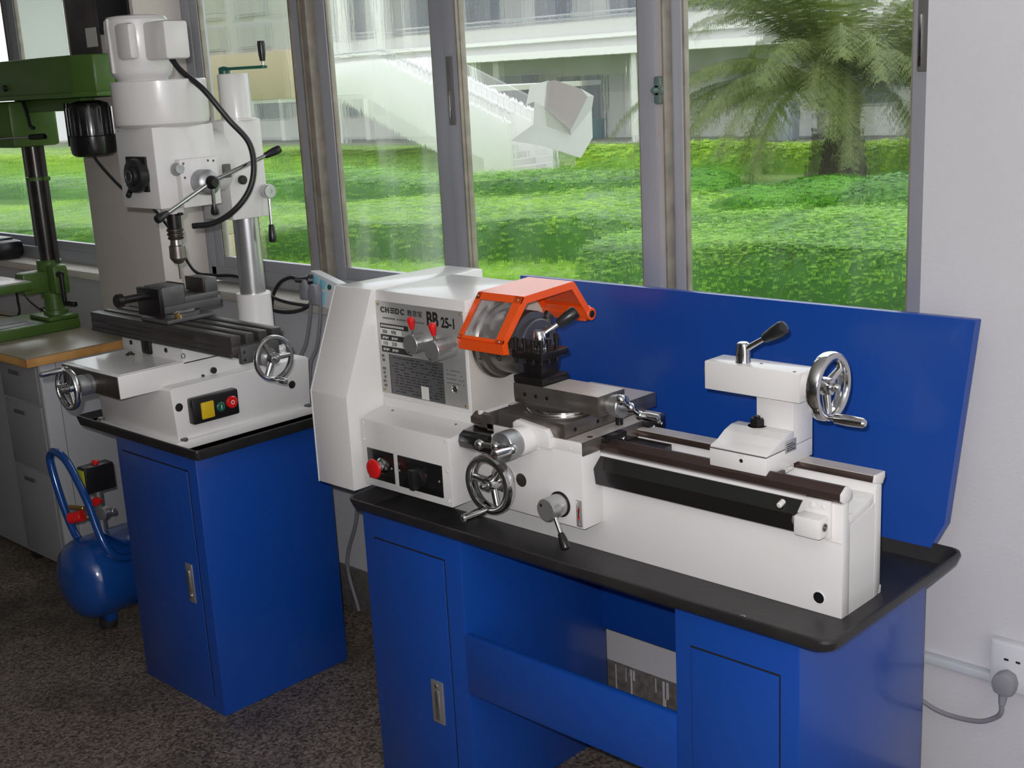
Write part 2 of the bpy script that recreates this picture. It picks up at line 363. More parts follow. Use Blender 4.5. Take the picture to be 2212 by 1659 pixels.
def wheel(c, d, R, parent, m='chrome', up=(0, 0, 1), spoke_a=90, rw=0.010, rt=0.010, hub_r=0.017, hub_l=0.03, handle_a=-70, handle_l=0.06, handle_r=0.0085, nspoke=3, name='handwheel', dish=0.012):
    """spoked handwheel; d points to the operator; handle on the rim at handle_a degrees"""
    c = Vector(c); w = Vector(d).normalized(); v = Vector(up); v = (v - w * v.dot(w)).normalized(); u = v.cross(w)
    mb = MB(); mb.torus(c, w, R - rw, rw, rt)
    mb.rev(c - w * dish, w, [(-hub_l * .6, hub_r * .9), (0, hub_r), (hub_l * .5, hub_r * .85), (hub_l * .5 + .001, hub_r * .5), (hub_l * .8, hub_r * .48), (hub_l * .95, hub_r * .3), (hub_l, 0)], 24)
    for k in range(nspoke):
        a = radians(spoke_a + 360 * k / nspoke); e = u * cos(a) + v * sin(a)
        mb.cyl(c - w * dish * .8 + e * hub_r * .6, c + e * (R - rw), 0.0095, 0.0075, 12)
    o = mb.build(name, m, parent)
    a = radians(handle_a); e = u * cos(a) + v * sin(a); p = c + e * (R - rw)
    hb = MB(); hb.rev(p, w, [(-.004, .005), (rt, .006), (rt + .003, handle_r * .75), (rt + .006, handle_r), (handle_l * .6, handle_r * 1.12), (handle_l, handle_r), (handle_l + .004, handle_r * .6), (handle_l + .005, 0)], 18)
    hb.build('handle', m, o)
    return o
def lever(p0, p1, parent, r=0.0045, grip=0.055, grip_r=0.0115, name='lever', m='chrome', gm='black_plastic', r1=None):
    p0 = Vector(p0); p1 = Vector(p1); d = (p1 - p0).normalized(); q = p1 - d * grip
    o = MB().cyl(p0, q + d * .006, r, r1 or r * .85, 16).build(name, m, parent)
    g = MB().rev(q, d, [(0, grip_r * .62), (.003, grip_r * .72), (grip * .55, grip_r), (grip * .85, grip_r * 1.05), (grip * .96, grip_r * .9), (grip, grip_r * .5), (grip, 0)], 20).build('grip', gm, o)
    return o
def cord(pts, r, m, label, cat, name='cord', n=8, group=None):
    o = MB().sweep(pts, r, 10, n).build(name, m); centred(o); return tag(o, label, cat, group)
# ---------------------------------------------------------------- the room
G = -0.9            # ground level of the garden
YW, YF = 0.50, 0.58  # inner wall plane, window frame plane
struct('floor', MB().box(-7, 3.2, -8, 0.62, -0.12, 0, 0), 'terrazzo')
struct('ceiling', MB().box(-7, 3.2, -8, 0.8, 2.9, 3.0, 0), 'ceiling_white')
ZS = 1.115          # top of the plaster sill
wb = MB()
wb.box(-7, 3.2, YW, 0.74, -0.1, ZS - 0.03, 0)                       # below the windows
wb.box(-0.094, 3.2, YW, 0.74, ZS - 0.03, 2.9, 0)                    # right of the windows
wb.box(-7, -0.094, YW, 0.74, 2.45, 2.9, 0)                          # above
wb.box(-7, -5.9, YW, 0.74, ZS - 0.03, 2.45, 0)
struct('wall_back', wb, 'wall_white')
struct('wall_left', MB().box(-7.12, -7, -8, 0.74, 0, 2.9, 0), 'wall_white')
struct('wall_right', MB().box(3.2, 3.32, -8, 0.74, 0, 2.9, 0), 'wall_white')
wf = MB(); wf.box(-7, 3.2, -8.12, -8, 0, 2.9, 0)
struct('wall_front', wf, 'wall_far')  # unseen wall, set far back and dark to weaken bounce light
struct('wall_pier', MB().box(-3.56, -3.05, 0.385, 0.60, 0, 2.9, 0.004), 'wall_grey')
struct('baseboard_back', MB().box(-7, -3.56, YW - .012, YW + .01, 0, 0.158, .002).box(-3.05, 3.2, YW - .012, YW + .01, 0, 0.158, .002), 'skirting_terrazzo')
dr_ = MB(); random.seed(5)
for k in range(16):
    x = random.uniform(-1.16, -.80); w = random.uniform(.002, .007); dr_.box(x, x + w, YW - .0128, YW - .0115, .158 - random.uniform(.02, .13), .157, 0)
o = dr_.build('paint_drips', 'wall_white'); o['kind'] = 'structure'
sill = MB(); sill.box(-3.05, -0.094, YW - .03, 0.72, ZS - .035, ZS, .008); sill.box(-5.9, -3.56, YW - .03, .72, ZS - .035, ZS, .008)
struct('trim_1', sill, 'plaster_sill')
tr = MB(); tr.box(-1.0, 0.112, YW - .022, YW + .002, 0.458, 0.478, .002)
struct('trim_2', tr, 'trunking')
struct('wall_upper_skyblock', MB().box(-30, 14, -8, 0.80, 3.0, 12.0, 0), 'building_white')  # unseen upper storeys, added to keep sky light off the near garden
struct('wall_outer', MB().box(-30, -7.1, .5, 0.80, -1, 3.0, 0).box(3.3, 14, .5, .8, -1, 3.0, 0), 'building_white')
# windows: outer frame, sliding sashes with their panes
def window(n, x0, x1, z0, z1, sashes, extra):
    f = MB(); y0, y1 = YF, YF + .075
    f.box(x0, x1, y0, y1, z0, z0 + .055, .003); f.box(x0, x1, y0, y1, z1 - .05, z1, .003)
    for a, b in extra: f.box(a, b, y0, y1, z0, z1, .003)
    root = struct('window_%d' % n, f, 'frame_alu')
    ORG[root.name] = Vector()
    for (a, b, yy, gm, st) in sashes:
        s = MB(); w0, w1 = st
        s.box(a, a + w0, yy, yy + .028, z0 + .045, z1 - .045, .002); s.box(b - w1, b, yy, yy + .028, z0 + .045, z1 - .045, .002)
        s.box(a, b, yy + .001, yy + .027, z0 + .045, z0 + .095, .002); s.box(a, b, yy + .001, yy + .027, z1 - .10, z1 - .045, .002)
        so = s.build('sash', 'frame_alu', root)
        # glazing bead
        MB().box(a + w0 - .001, a + w0 + .006, yy + .004, yy + .024, z0 + .09, z1 - .09, .001).box(b - w1 - .006, b - w1 + .001, yy + .004, yy + .024, z0 + .09, z1 - .09, .001).build('glazing_bead', 'frame_track', so)
        MB().box(a + w0 - .003, b - w1 + .003, yy + .012, yy + .017, z0 + .09, z1 - .09, 0).build('pane', gm, so)
    return root
Z0, Z1 = 1.125, 2.45
w2 = window(2, -3.03, -0.06, Z0, Z1,
    [(-2.995, -2.345, YF + .002, 'wet_glass', (.050, .055)), (-2.300, -1.655, YF + .032, 'wet_glass_milky', (.055, .085)),
     (-1.655, -0.869, YF + .002, 'wet_glass', (.066, .055)), (-0.869, -0.085, YF + .032, 'wet_glass', (.062, .095))],
    [(-3.06, -2.997)])
MB().box(-2.345, -2.30, YF - .002, YF + .06, Z0 + .05, Z1 - .05, .002).build('track_post', 'frame_track', w2)
for xx in (-2.388, -2.335, -1.592, -0.842): MB().box(xx, xx + .006, YF - .006, YF + .03, Z0 + .05, Z1 - .05, .001).build('sash_edge', 'frame_track', w2)
w1 = window(1, -5.9, -3.53, Z0 - .01, Z1,
    [(-5.85, -5.1, YF + .002, 'wet_glass', (.05, .05)), (-5.12, -4.47, YF + .032, 'wet_glass', (.05, .098)), (-4.475, -3.55, YF + .002, 'wet_glass', (.085, .05))], [])
MB().box(-4.49, -4.468, YF - .006, YF + .03, Z0 + .05, Z1 - .05, .001).build('sash_edge', 'frame_dark', w1)
MB().box(-.869, -.843, YF + .004, YF + .030, Z0 + .05, Z1 - .05, .001).build('meeting_stile', 'frame_light', w2)
# finger pulls and the crescent latch
h = MB(); h.box(-1.640, -1.618, YF - .006, YF + .004, 1.70, 1.90, .002).build('finger_pull', 'frame_dark', w2, 'dark inset finger pull')
MB().box(-1.634, -1.625, YF - .009, YF - .004, 1.72, 1.80, .001).build('pull_slot', 'chrome', w2)
l_ = MB(); l_.rev((-.853, YF - .012, 1.78), (0, -1, 0), [(-.014, .016), (.002, .016), (.004, .012), (.004, .008), (.020, .007), (.024, 0)], 20)
l_.box(-.864, -.842, YF - .016, YF + .004, 1.745, 1.815, .006); l_.build('window_latch', 'latch_grey', w2, 'grey-green crescent latch')
MB().box(-.151, -.105, YF - .012, YF + .004, 1.80, 1.99, .003).build('side_latch', 'frame_dark', w2, 'dark metal side latch')
MB().box(-.146, -.139, YF - .016, YF - .008, 1.81, 1.92, .001).build('latch_plate', 'chrome', w2)

# ---------------------------------------------------------------- lathe stand
st = thing('lathe_stand', (-0.65, 0.12, 0), 'long blue steel stand with black rubber tray and tall blue splash guard under the lathe', 'stand')
def door_frame(mb, x0, x1, y, z0, z1): pass
b = MB(); b.box(-1.300, -0.935, -.150, .385, 0.0, .755, .003); b.build('left_pedestal', 'blue_paint', st)
b = MB(); b.box(-0.298, -0.005, -.150, .385, 0.0, .755, .003); b.build('right_pedestal', 'blue_paint', st)
for (x0, x1, z0, z1) in ((-1.255, -0.995, .06, .690), (-0.256, -0.049, .06, .680)):
    d = MB().box(x0, x1, -.1535, -.148, z0, z1, .0015).build('door', 'blue_paint', st)
    MB().box(x0 - .003, x1 + .003, -.1505, -.1495, z1, z1 + .004, 0).box(x1, x1 + .003, -.1505, -.1495, z0, z1, 0).box(x0 - .002, x0, -.1505, -.1495, z0, z1, 0).build('door_gap', 'ink', d)
    if x0 < -1:
        l1 = MB().box(-1.070, -1.026, -.158, -.152, .232, .352, .004).build('latch', 'satin_steel', d, 'steel flush latch')
        MB().box(-1.053, -1.041, -.163, -.156, .245, .325, .003).rev((-1.048, -.157, .338), (0, -1, 0), [(0, .006), (.004, .005), (.005, 0)], 14).build('latch_paddle', 'chrome', d)
MB().box(-.935, -.298, -.154, -.135, .352, .512, .004).build('cross_beam', 'blue_paint', st)
# recessed back with its rectangular opening
yb = .385
MB().box(-.935, -.298, yb - .014, yb, .335, .755, .001).build('back_panel', 'blue_paint', st)
screw((-.934, .345, .545), (1, 0, 0), st, .009, .010, 'satin_steel', 'bolt')
tray = MB(); tx0, tx1, ty0, ty1 = -1.335, .074, -.175, .400
zt = .758
# pan with an outward sloping lip
def pan(mb, x0, x1, y0, y1, zf, zl, w=.028, t=.006, drop=.024, fil=.03):
    b = bmesh.new()
    def ring(inset, z):
        X0, X1, Y0, Y1 = x0 + inset, x1 - inset, y0 + inset, y1 - inset; r = fil
        pts = []
        for cx, cy, a0 in ((X1 - r, Y1 - r, 0), (X0 + r, Y1 - r, 90), (X0 + r, Y0 + r, 180), (X1 - r, Y0 + r, 270)):
            for k in range(5):
                a = radians(a0 + 22.5 * k); pts.append(b.verts.new((cx + r * cos(a), cy + r * sin(a), z)))
        return pts
    rings = [ring(w + .03, zf - t), ring(w, zf - t), ring(.006, zl - drop), ring(0, zl - .006), ring(.001, zl), ring(.006, zl + .001), ring(w, zf + .001), ring(w + .006, zf)]
    n = len(rings[0])
    for A, B in zip(rings, rings[1:]):
        for k in range(n): b.faces.new((A[k], A[(k + 1) % n], B[(k + 1) % n], B[k]))
    b.faces.new(rings[0]); b.faces.new(rings[-1]); bmesh.ops.recalc_face_normals(b, faces=b.faces); mb._merge(b)
pan(tray, tx0, tx1, ty0, ty1, zt, .793)
tray.build('tray', 'black_rubber', st, 'black rubber-coated chip tray')
for x, y in ((-.155, -.115), (-1.20, -.125)): screw((x, y, .759), (0, 0, 1), st, .0075, .006, 'cast_alloy', 'bolt', True)
# splash guard: folded sheet leaning back
gp = [(.388, .775), (.392, .793), (.408, .838), (.432, 1.292)]
g = bmesh.new(); rows = []
for (y, z), xr in zip(gp, (.000, .003, .022, .063)):
    rows.append([g.verts.new((-1.24, y, z)), g.verts.new((xr, y, z))])
for A, B in zip(rows, rows[1:]): g.faces.new((A[0], A[1], B[1], B[0]))
mb = MB(); mb._merge(g); bmesh.ops.solidify(mb.bm, geom=list(mb.bm.faces), thickness=-.002)
# folded-back flange on the right and top
fl = bmesh.new(); prev = None
for (y, z), xr in zip(gp, (.000, .003, .022, .063)):
    cur = (fl.verts.new((xr, y, z)), fl.verts.new((xr + .003, y + .018, z)))
    if prev: fl.faces.new((prev[0], prev[1], cur[1], cur[0]))
    prev = cur
mb._merge(fl)
mb.box(-1.24, .063, .432, .452, 1.290, 1.2925, .0005)
mb.build('splash_guard', 'blue_paint', st, 'tall blue splash guard')
# ---------------------------------------------------------------- the lathe
la = thing('bench_lathe', (-0.65, 0.09, .758), 'white metal lathe with orange chuck guard standing on the long blue stand', 'lathe')
bed = MB()
E_ = [(0.0, .758), (0.0, 1.000), (.024, 1.000), (.024, .968), (.036, .955), (.045, .90), (.045, .758)]
bed.prism([(0.0, .758), (0.0, .996), (.020, 1.000), (.023, .965), (.030, .945), (.030, .758)], 'x', -1.36, 0.0, .0015)
bed.prism([(.150, .758), (.157, .772), (.157, .998), (.134, 1.004), (.130, .985), (.130, .758)], 'x', -1.36, 0.0, .0015)
bed.prism([(.02, .758), (.02, .945), (.06, .950), (.11, .958), (.14, .968), (.14, .758)], 'x', -.022, -.0004, 0)
bed.box(-1.36, -.02, .025, .135, .758, .80, 0)
for xx in (-.35, -.70, -1.05): bed.box(xx - .01, xx + .01, .028, .132, .80, .96, .002)
bed.prism([(-.16, .758), (-.001, .758), (-.001, .775), (-.16, .770)], 'y', .155, .165, .001)
bed.build('bed', 'white_paint', la)
MB().prism([(.022, .968), (.030, .948), (.06, .951), (.11, .959), (.134, .969), (.134, .985), (.10, .972), (.05, .964)], 'x', -.60, -.003, .0005).build('bed_web', 'white_cast', la, 'rough white casting between the rails')
MB().rev((-.051, .001, .791), (0, -1, 0), [(-.03, .0125), (.0016, .0125)], 24).build('bed_hole', 'poster_black', la)
MB().torus((-.051, -.0006, .791), (0, 1, 0), .0135, .0015, .001, 28, 8).build('hole_rim', 'white_paint', la)
r1 = MB().prism([(-.006, 1.006), (-.006, 1.020), (.012, 1.031), (.018, 1.031), (.034, 1.018), (.034, 1.004), (.024, 1.000), (.004, .998)], 'x', -1.02, -.004, .0006)
r1.build('front_rail', 'rail_steel', la, 'dark ground front rail')
MB().prism([(-.006, 1.006), (-.006, 1.020), (.012, 1.031), (.018, 1.031), (.034, 1.018), (.034, 1.004), (.024, 1.000), (.004, .998)], 'x', -.004, .001, .0006).build('rail_end', 'white_paint', la)
r2 = MB().prism([(.124, 1.008), (.129, 1.020), (.167, 1.0205), (.169, 1.010), (.158, .998), (.134, 1.004)], 'x', -1.02, -.004, .0006)
r2.build('rear_rail', 'rail_steel', la)
MB().prism([(.129, 1.0202), (.129, 1.0225), (.167, 1.0225), (.167, 1.0202)], 'x', -1.02, -.004, 0).build('top_sheen', 'top_sheen', la, 'rear rail top with window sheen painted into its colour')
MB().prism([(.124, 1.008), (.129, 1.0225), (.167, 1.0225), (.169, 1.010), (.158, .998), (.134, 1.004)], 'x', -.004, .001, .0006).build('rail_end', 'white_paint', la)
# lead screw covers and end bracket
rc = MB().prism([(.004, .990), (-.004, .991), (-.030, .968), (-.024, .930), (-.018, .926), (-.0235, .930), (-.028, .967), (-.004, .987)], 'x', -.605, -.088, 0)
rc.build('leadscrew_cover', 'black_gloss', la, 'glossy black lead screw cover')
MB().cyl((-.125, -.0295, .979), (-.125, -.012, .984), .006, .006).build('cover_hole', 'print_light', la)
MB().cyl((-.60, -.008, .955), (-.075, -.008, .955), .010).build('lead_screw', 'satin_steel', la)
MB().cyl((-.094, -.022, .957), (-.074, -.022, .957), .012).cyl((-.088, -.022, .957), (-.083, -.022, .957), .0135).build('screw_collar', 'satin_steel', la)
br = MB(); br.box(-.083, -.024, -.046, -.006, .932, .974, .005).box(-.077, -.022, -.012, .000, .925, 1.002, .003); br.build('end_bracket', 'white_paint', la)
MB().rev((-.0235, -.028, .955), (1, 0, 0), [(-.002, .0085), (.0015, .0085), (.0015, .006), (-.0005, .0055), (-.0005, .003), (.001, .0025), (.001, 0)], 24).build('bearing_end', 'ground_steel', la)
screw((-.060, -.012, .990), (0, -1, 0), la, .006, .002, 'white_paint'); screw((-.036, -.012, .990), (0, -1, 0), la, .004, .002, 'white_paint')
MB().prism([(-.070, .925), (-.050, .9215), (-.025, .9185), (-.001, .918), (-.001, .9165), (-.025, .917), (-.050, .920), (-.072, .924)], 'y', -.0012, 0, 0).build('seam', 'plaster_sill', la)
lc = MB().prism([(-.002, 1.000), (-.042, .996), (-.056, .988), (-.061, .972), (-.057, .957), (-.022, .937), (-.002, .937)], 'x', -1.012, -.905, .001)
lc.build('leadscrew_cover', 'black_gloss', la, 'short glossy black cover beside the gearbox')
# headstock and gear cover
MB().box(-1.357, -1.022, 0.0, .282, 1.022, 1.311, .004).build('headstock', 'white_paint', la)
hb = MB().box(-1.357, -1.018, -.002, .19, .80, 1.024, .003); hb.build('headstock_base', 'white_paint', la)
MB().box(-1.022, -1.0205, .003, .28, 1.0, 1.270, 0).box(-1.0225, -1.0212, .001, .28, 1.2795, 1.281, 0).build('side_seam', 'plaster_sill', la)
MB().cyl((-1.00, .012, 1.012), (-1.00, .012, 1.036), .008).build('plug', 'white_paint', la)
gc = MB().prism([(-.012, 1.313), (-.124, 1.046), (-.124, .790), (.10, .790), (.40, .98), (.40, 1.308)], 'x', -1.357 - .150, -1.358, .003)
gc.build('gear_cover', 'white_paint', la, 'white gear cover with slanted front')
MB().prism([(-.0128, 1.312), (-.1245, 1.046), (-.1245, .790), (-.1225, .790), (-.1222, 1.045), (-.0108, 1.312)], 'x', -1.5105, -1.5072, 0).build('cover_flange', 'white_paint', la)
# feed gearbox with its two dark switch plates
gb = MB().box(-1.347, -1.014, -.092, .0, .806, .985, .0025); gb.build('feed_gearbox', 'white_paint', la)
MB().prism([(-.090, .984), (-.001, 1.0), (-.001, .984)], 'x', -1.347, -1.014, 0).build('gearbox_lid', 'white_paint', la)
for x, z in ((-1.338, .975), (-1.024, .978), (-1.024, .90), (-1.024, .822), (-1.338, .93)): screw((x, -.092, z), (0, -1, 0), la, .0045, .002, 'white_cast')
for x, y in ((-1.30, -.02), (-1.06, -.02)): screw((x, y, .997), (0, 0, 1), la, .0035, .002, 'ground_steel')
MB().box(-1.328, -1.225, -.0945, -.091, .827, .910, .001).build('switch_plate', 'black_gloss', la)
MB().box(-1.208, -1.043, -.0945, -.091, .826, .910, .001).build('switch_plate', 'black_gloss', la)
es = MB(); es.rev((-1.268, -.094, .870), (0, -1, 0), [(0, .021), (.004, .022), (.008, .017), (.016, .016), (.018, .014), (.026, .013)], 28); eo = es.build('emergency_stop', 'chrome', la)
MB().rev((-1.268, -.118, .870), (0, -1, 0), [(0, .015), (.003, .024), (.007, .0265), (.011, .025), (.0135, .018), (.014, 0)], 32).build('button', 'red_plastic', eo, 'red mushroom button')
rs = MB(); rs.rev((-1.126, -.094, .866), (0, -1, 0), [(0, .026), (.004, .026), (.007, .020), (.012, .019), (.012, 0)], 28)
rs.prism([(-1.134, .838), (-1.118, .838), (-1.116, .892), (-1.136, .892)], 'y', -.126, -.100, .003); rs.build('rotary_switch', 'black_plastic', la)
MB().box(-1.104, -1.100, -.0952, -.094, .872, .876, 0).build('red_mark', 'ink_red', la)
for x, z in ((-1.233, .868), (-1.203, .869), (-1.054, .868)): screw((x, -.094, z), (0, -1, 0), la, .0035, .002)
# the name and speed plate
pl = MB().box(-1.3565, -1.0305, -.0022, .0002, 1.036, 1.2835, .0006).build('name_plate', 'plate_alu', la, 'engraved aluminium name and speed plate')
yp = -.0026
text('C', .0205, -1.3390, 1.2550, yp, 'ink', pl, bold=.0006, sx=1.05); text('H', .0205, -1.3205, 1.2550, yp, 'ink', pl, bold=.0006, sx=1.05)
mb = MB()
for k in range(3): mb.box(-1.2995, -1.2825, yp - .0003, yp + .0003, 1.2550 + k * .0056, 1.2582 + k * .0056, 0)
mb.build('lettering', 'ink', pl)
text('D', .0205, -1.2805, 1.2550, yp, 'ink', pl, bold=.0006, sx=1.0); text('C', .0205, -1.2610, 1.2550, yp, 'ink', pl, bold=.0006, sx=1.05)
text('\u6559\u80b2\u5bb6', .0175, -1.2345, 1.2555, yp, 'ink', pl, sx=1.1)
text('BB', .050, -1.1625, 1.2375, yp, 'ink', pl, bold=.0016, sx=.78)
text('25-1', .036, -1.1090, 1.2375, yp, 'ink', pl, bold=.0010, sx=.80)
random.seed(3)
mb = MB()
for k in range(26):
    if k % 9 != 8: mb.box(-1.331 + k * .0062, -1.3275 + k * .0062, yp - .0002, yp + .0002, 1.238, 1.2425, 0)
mb.build('fine_print', 'plate_dark', pl)['kind'] = 'stuff'
for z0, z1, x1 in ((1.2125, 1.2255, -1.235), (1.181, 1.1955, -1.225), (1.1485, 1.1645, -1.225)):
    MB().box(-1.3445, x1, yp - .0001, yp + .0002, z0, z1, 0).build('plate_row', 'ink', pl)
for z0, z1 in ((1.197, 1.2115), (1.166, 1.180)):
    MB().box(-1.3445, -1.262, yp - .0001, yp + .0002, z0, z1, 0).build('plate_row', 'print_light', pl)
for s, x, z in (('550', -1.337, 1.1995), ('970', -1.302, 1.1995), ('115', -1.337, 1.1685), ('210', -1.302, 1.1685)): text(s, .0125, x, z, yp - .0004, 'ink', pl, 'numerals', bold=.0002)
mb = MB()
for zc in (1.188, 1.1565):
    for k in range(2):
        for j in range(4): mb.box(-1.337 + k * .036 + j * .0062, -1.3335 + k * .036 + j * .0062, yp - .0005, yp - .0001, zc - .004 + (j % 2) * .002, zc + .003, 0)
for k in range(14): mb.box(-1.341 + k * .0065, -1.3368 + k * .0065, yp - .0005, yp - .0001, 1.2160, 1.2220, 0)
mb.build('fine_print', 'print_light', pl)['kind'] = 'stuff'
MB().box(-1.3175, -1.112, yp - .0001, yp + .0002, 1.038, 1.1445, 0).build('chart', 'plate_dark', pl, 'dark gear chart')
MB().box(-1.3185, -1.3165, yp - .0002, yp + .0002, 1.038, 1.1445, 0).build('chart_edge', 'ink', pl)
mb = MB(); 
for r in range(13):
    z = 1.137 - r * .0075; x = -1.309 + random.random() * .02
    while x < -1.120:
        w = random.uniform(.004, .022)
        if random.random() < .72: mb.box(x, min(x + w, -1.117), yp - .0005, yp - .0001, z - .0014, z + .0008, 0)
        x += w + random.uniform(.003, .009)
mb.build('fine_print', 'ink', pl)['kind'] = 'stuff'
mb = MB()
for r in range(4):
    for k in range(9):
        if random.random() < .8: mb.box(-1.100 + k * .0072, -1.0955 + k * .0072, yp - .0003, yp, 1.128 - r * .011, 1.1302 - r * .011, 0)
for r in range(8): mb.box(-1.3475 + (r % 3) * .002, -1.3385 + (r % 2) * .002, yp - .0003, yp, 1.134 - r * .0115, 1.1405 - r * .0115, 0) if r not in (2,) else None
mb.build('fine_print', 'plate_dark', pl)['kind'] = 'stuff'
MB().box(-1.1995, -1.1715, yp - .0006, yp, 1.039, 1.0735, 0).build('sticker', 'print_light', pl)
MB().rev((-1.074, -.002, 1.082), (0, -1, 0), [(0, .011), (.003, .0105), (.004, .008), (.002, .006), (.002, .003), (.004, .002), (.004, 0)], 24).build('oil_sight', 'chrome', pl)
for x, z in ((-1.349, 1.275), (-1.038, 1.276), (-1.348, 1.044), (-1.037, 1.044)): screw((x, -.002, z), (0, -1, 0), pl, .0035, .002, 'brass')
# speed levers
for X, yf in ((-1.183, -.045), (-1.077, -.070)):
    k = MB(); L = -yf
    k.rev((X, 0, 1.192), (0, -1, 0), [(0, .026), (L * .45, .026), (L * .45 + .0006, .0245), (L * .47, .0265), (L - .001, .0265), (L, .0255), (L, 0)], 36)
    ko = k.build('speed_knob', 'satin_steel', la)
    MB().cyl((X - .006, yf - .0006, 1.172), (X - .006, yf + .001, 1.172), .0022, .0022, 10, .0002).build('index_mark', 'ink', ko)
    MB().cyl((X + .006, yf + .010, 1.212), (X + .006, yf + .004, 1.242), .0035).build('stem', 'chrome', ko)
    MB().rev((X + .006, yf + .006, 1.232), (0, -.12, 1), [(0, .0055), (.012, .0085), (.022, .0105), (.028, .0095), (.032, .005), (.033, 0)], 20).build('lever_ball', 'red_plastic', ko, 'red plastic lever knob')
# chuck
ck = MB(); AX = (.10, 1.20)
ck.rev((-1.022, *AX), (1, 0, 0), [(0, .050), (.010, .050), (.010, .096), (.013, .098), (.024, .098), (.027, .095), (.030, .092), (.040, .090), (.042, .080), (.125, .080), (.129, .078), (.132, .072), (.132, .030), (.10, .018), (.10, 0)], 64)
cko = ck.build('chuck', 'ground_steel', la)
MB().rev((-.8905, *AX), (1, 0, 0), [(0, .0785), (.0012, .0785), (.002, .064), (.016, .063), (.018, .060), (.018, .022), (.006, .020), (.006, 0)], 64).build('chuck_face', 'chuck_dark', cko, 'dark front face of the chuck')
for k in range(3):
    a = radians(78 + 120 * k); M = Matrix.Translation((0, *AX)) @ Matrix.Rotation(a, 4, 'X')
    j = MB(); 
    j.prism([(-.895, .022), (-.8715, .022), (-.8715, .050), (-.876, .050), (-.876, .070), (-.883, .070), (-.883, .088), (-.895, .088)], 'y', -.013, .013, .001, M=M)
    j.build('jaw', 'oily_steel', cko)
for k in range(3):
    a = radians(200 + 120 * k); e = Vector((0, cos(a), sin(a)))
    MB().rev(Vector((-.94, *AX)) + e * .0785, e, [(0, .008), (.002, .008), (.002, .005), (-.004, .005), (-.004, 0)], 18).build('key_socket', 'blackened_steel', cko)
for k in range(4):
    a = radians(20 + 90 * k); e = Vector((0, cos(a), sin(a))); screw(Vector((-.995, *AX)) + e * .0905, (1, 0, 0), cko, .005, .004, 'oily_steel')
# orange chuck guard
GX0, GX1 = -1.018, -.866
prof = [(-.030, 1.200), (-.034, 1.226), (.046, 1.324), (.226, 1.333), (.290, 1.246)]
def plate(mb, pts, x0, x1, t=.003):
    for (a, b) in zip(pts, pts[1:]):
        d = Vector((0, b[0] - a[0], b[1] - a[1])).normalized(); n = Vector((0, -d.z, d.y)) * t
        mb.prism([(a[0], a[1]), (b[0], b[1]), (b[0] + n.y, b[1] + n.z), (a[0] + n.y, a[1] + n.z)], 'x', x0, x1, 0)
gd = MB()
plate(gd, prof[:2], GX0, GX1); plate(gd, prof[2:], GX0, GX1)
def strip(mb, a, b, x0, x1, t=.003):
    plate(mb, [a, b], x0, x1, t)
a, b_ = prof[1], prof[2]
def lerp(p, q, t): return (p[0] + (q[0] - p[0]) * t, p[1] + (q[1] - p[1]) * t)
strip(gd, a, lerp(a, b_, .07), GX0, GX1); strip(gd, lerp(a, b_, .86), b_, GX0, GX1)
strip(gd, a, b_, GX0, GX0 + .014); strip(gd, a, b_, GX1 - .026, GX1)
# side flange following the profile
for x0, x1 in ((GX0, GX0 + .003), (GX1 - .003, GX1)):
    w = .014
    ins = [(-.014, 1.197), (-.018, 1.226), (.056, 1.309), (.220, 1.317), (.276, 1.240)]
    for i in range(4): gd.prism([prof[i], prof[i + 1], ins[i + 1], ins[i]], 'x', x0, x1, 0)
gd.cyl((GX0 - .002, .290, 1.243), (GX1 + .002, .290, 1.243), .0165, .0165, 28)
gd.prism([(.272, 1.262), (.300, 1.262), (.306, 1.235), (.278, 1.224)], 'x', GX0 + .01, GX1 - .01, .002)
go = gd.build('chuck_guard', 'orange_paint', la, 'orange sheet metal chuck guard')
MB().cyl((GX1 + .0005, .290, 1.243), (GX1 + .0035, .290, 1.243), .0095).build('hinge_pin', 'blackened_steel', go)
wd = MB(); p0 = lerp(a, b_, .05); p1 = lerp(a, b_, .90); wd.prism([(p0[0] + .0005, p0[1] - .001), (p1[0] + .0005, p1[1] - .001), (p1[0] + .002, p1[1] - .002), (p0[0] + .002, p0[1] - .002)], 'x', GX0 + .010, GX1 - .020, 0)
wd.build('window', 'clear_plastic', go, 'scratched clear plastic window')
for (x, t) in ((GX0 + .006, .03), (GX1 - .012, .03), (GX0 + .006, .93), (GX1 - .012, .93)):
    q_ = lerp(a, b_, t); screw((x, q_[0] - .003, q_[1] + .002), (0, -.77, .63), go, .0028, .0015, 'satin_steel')
# saddle, apron
sd = MB()
sd.box(-.905, -.605, -.064, .235, 1.018, 1.036, .0015)
sd.prism([(-.935, 1.022), (-.922, 1.034), (-.925, 1.052), (-.915, 1.056), (-.885, 1.056), (-.885, 1.022)], 'y', -.064, .20, .001)
sd.box(-.608, -.603, -.066, .236, 1.006, 1.0365, .0005)
sd.build('saddle', 'ground_steel', la)
MB().box(-.880, -.606, -.0675, -.058, 1.010, 1.036, .001).build('saddle_front', 'white_paint', la)
MB().box(-.890, -.606, -.0675, -.0005, .832, 1.012, .003).build('apron', 'white_paint', la)
MB().box(-.62, -.6035, .010, .236, .985, 1.010, .001).build('saddle_keeper', 'oily_steel', la)
for y0, y1 in ((-.002, .068), (.150, .212)):
    w = MB().box(-.606, -.584, y0, y1, 1.004, 1.037, .002).build('way_wiper', 'blackened_steel', la)
    for yy in (y0 + .018, y1 - .014): screw((-.584, yy, 1.021), (1, 0, 0), w, .0048, .004, 'chrome')
MB().box(-.654, -.6065, -.062, .232, 1.0355, 1.0366, 0).build('saddle_sheen', 'top_sheen', la, 'saddle top strip with window sheen painted into its colour')
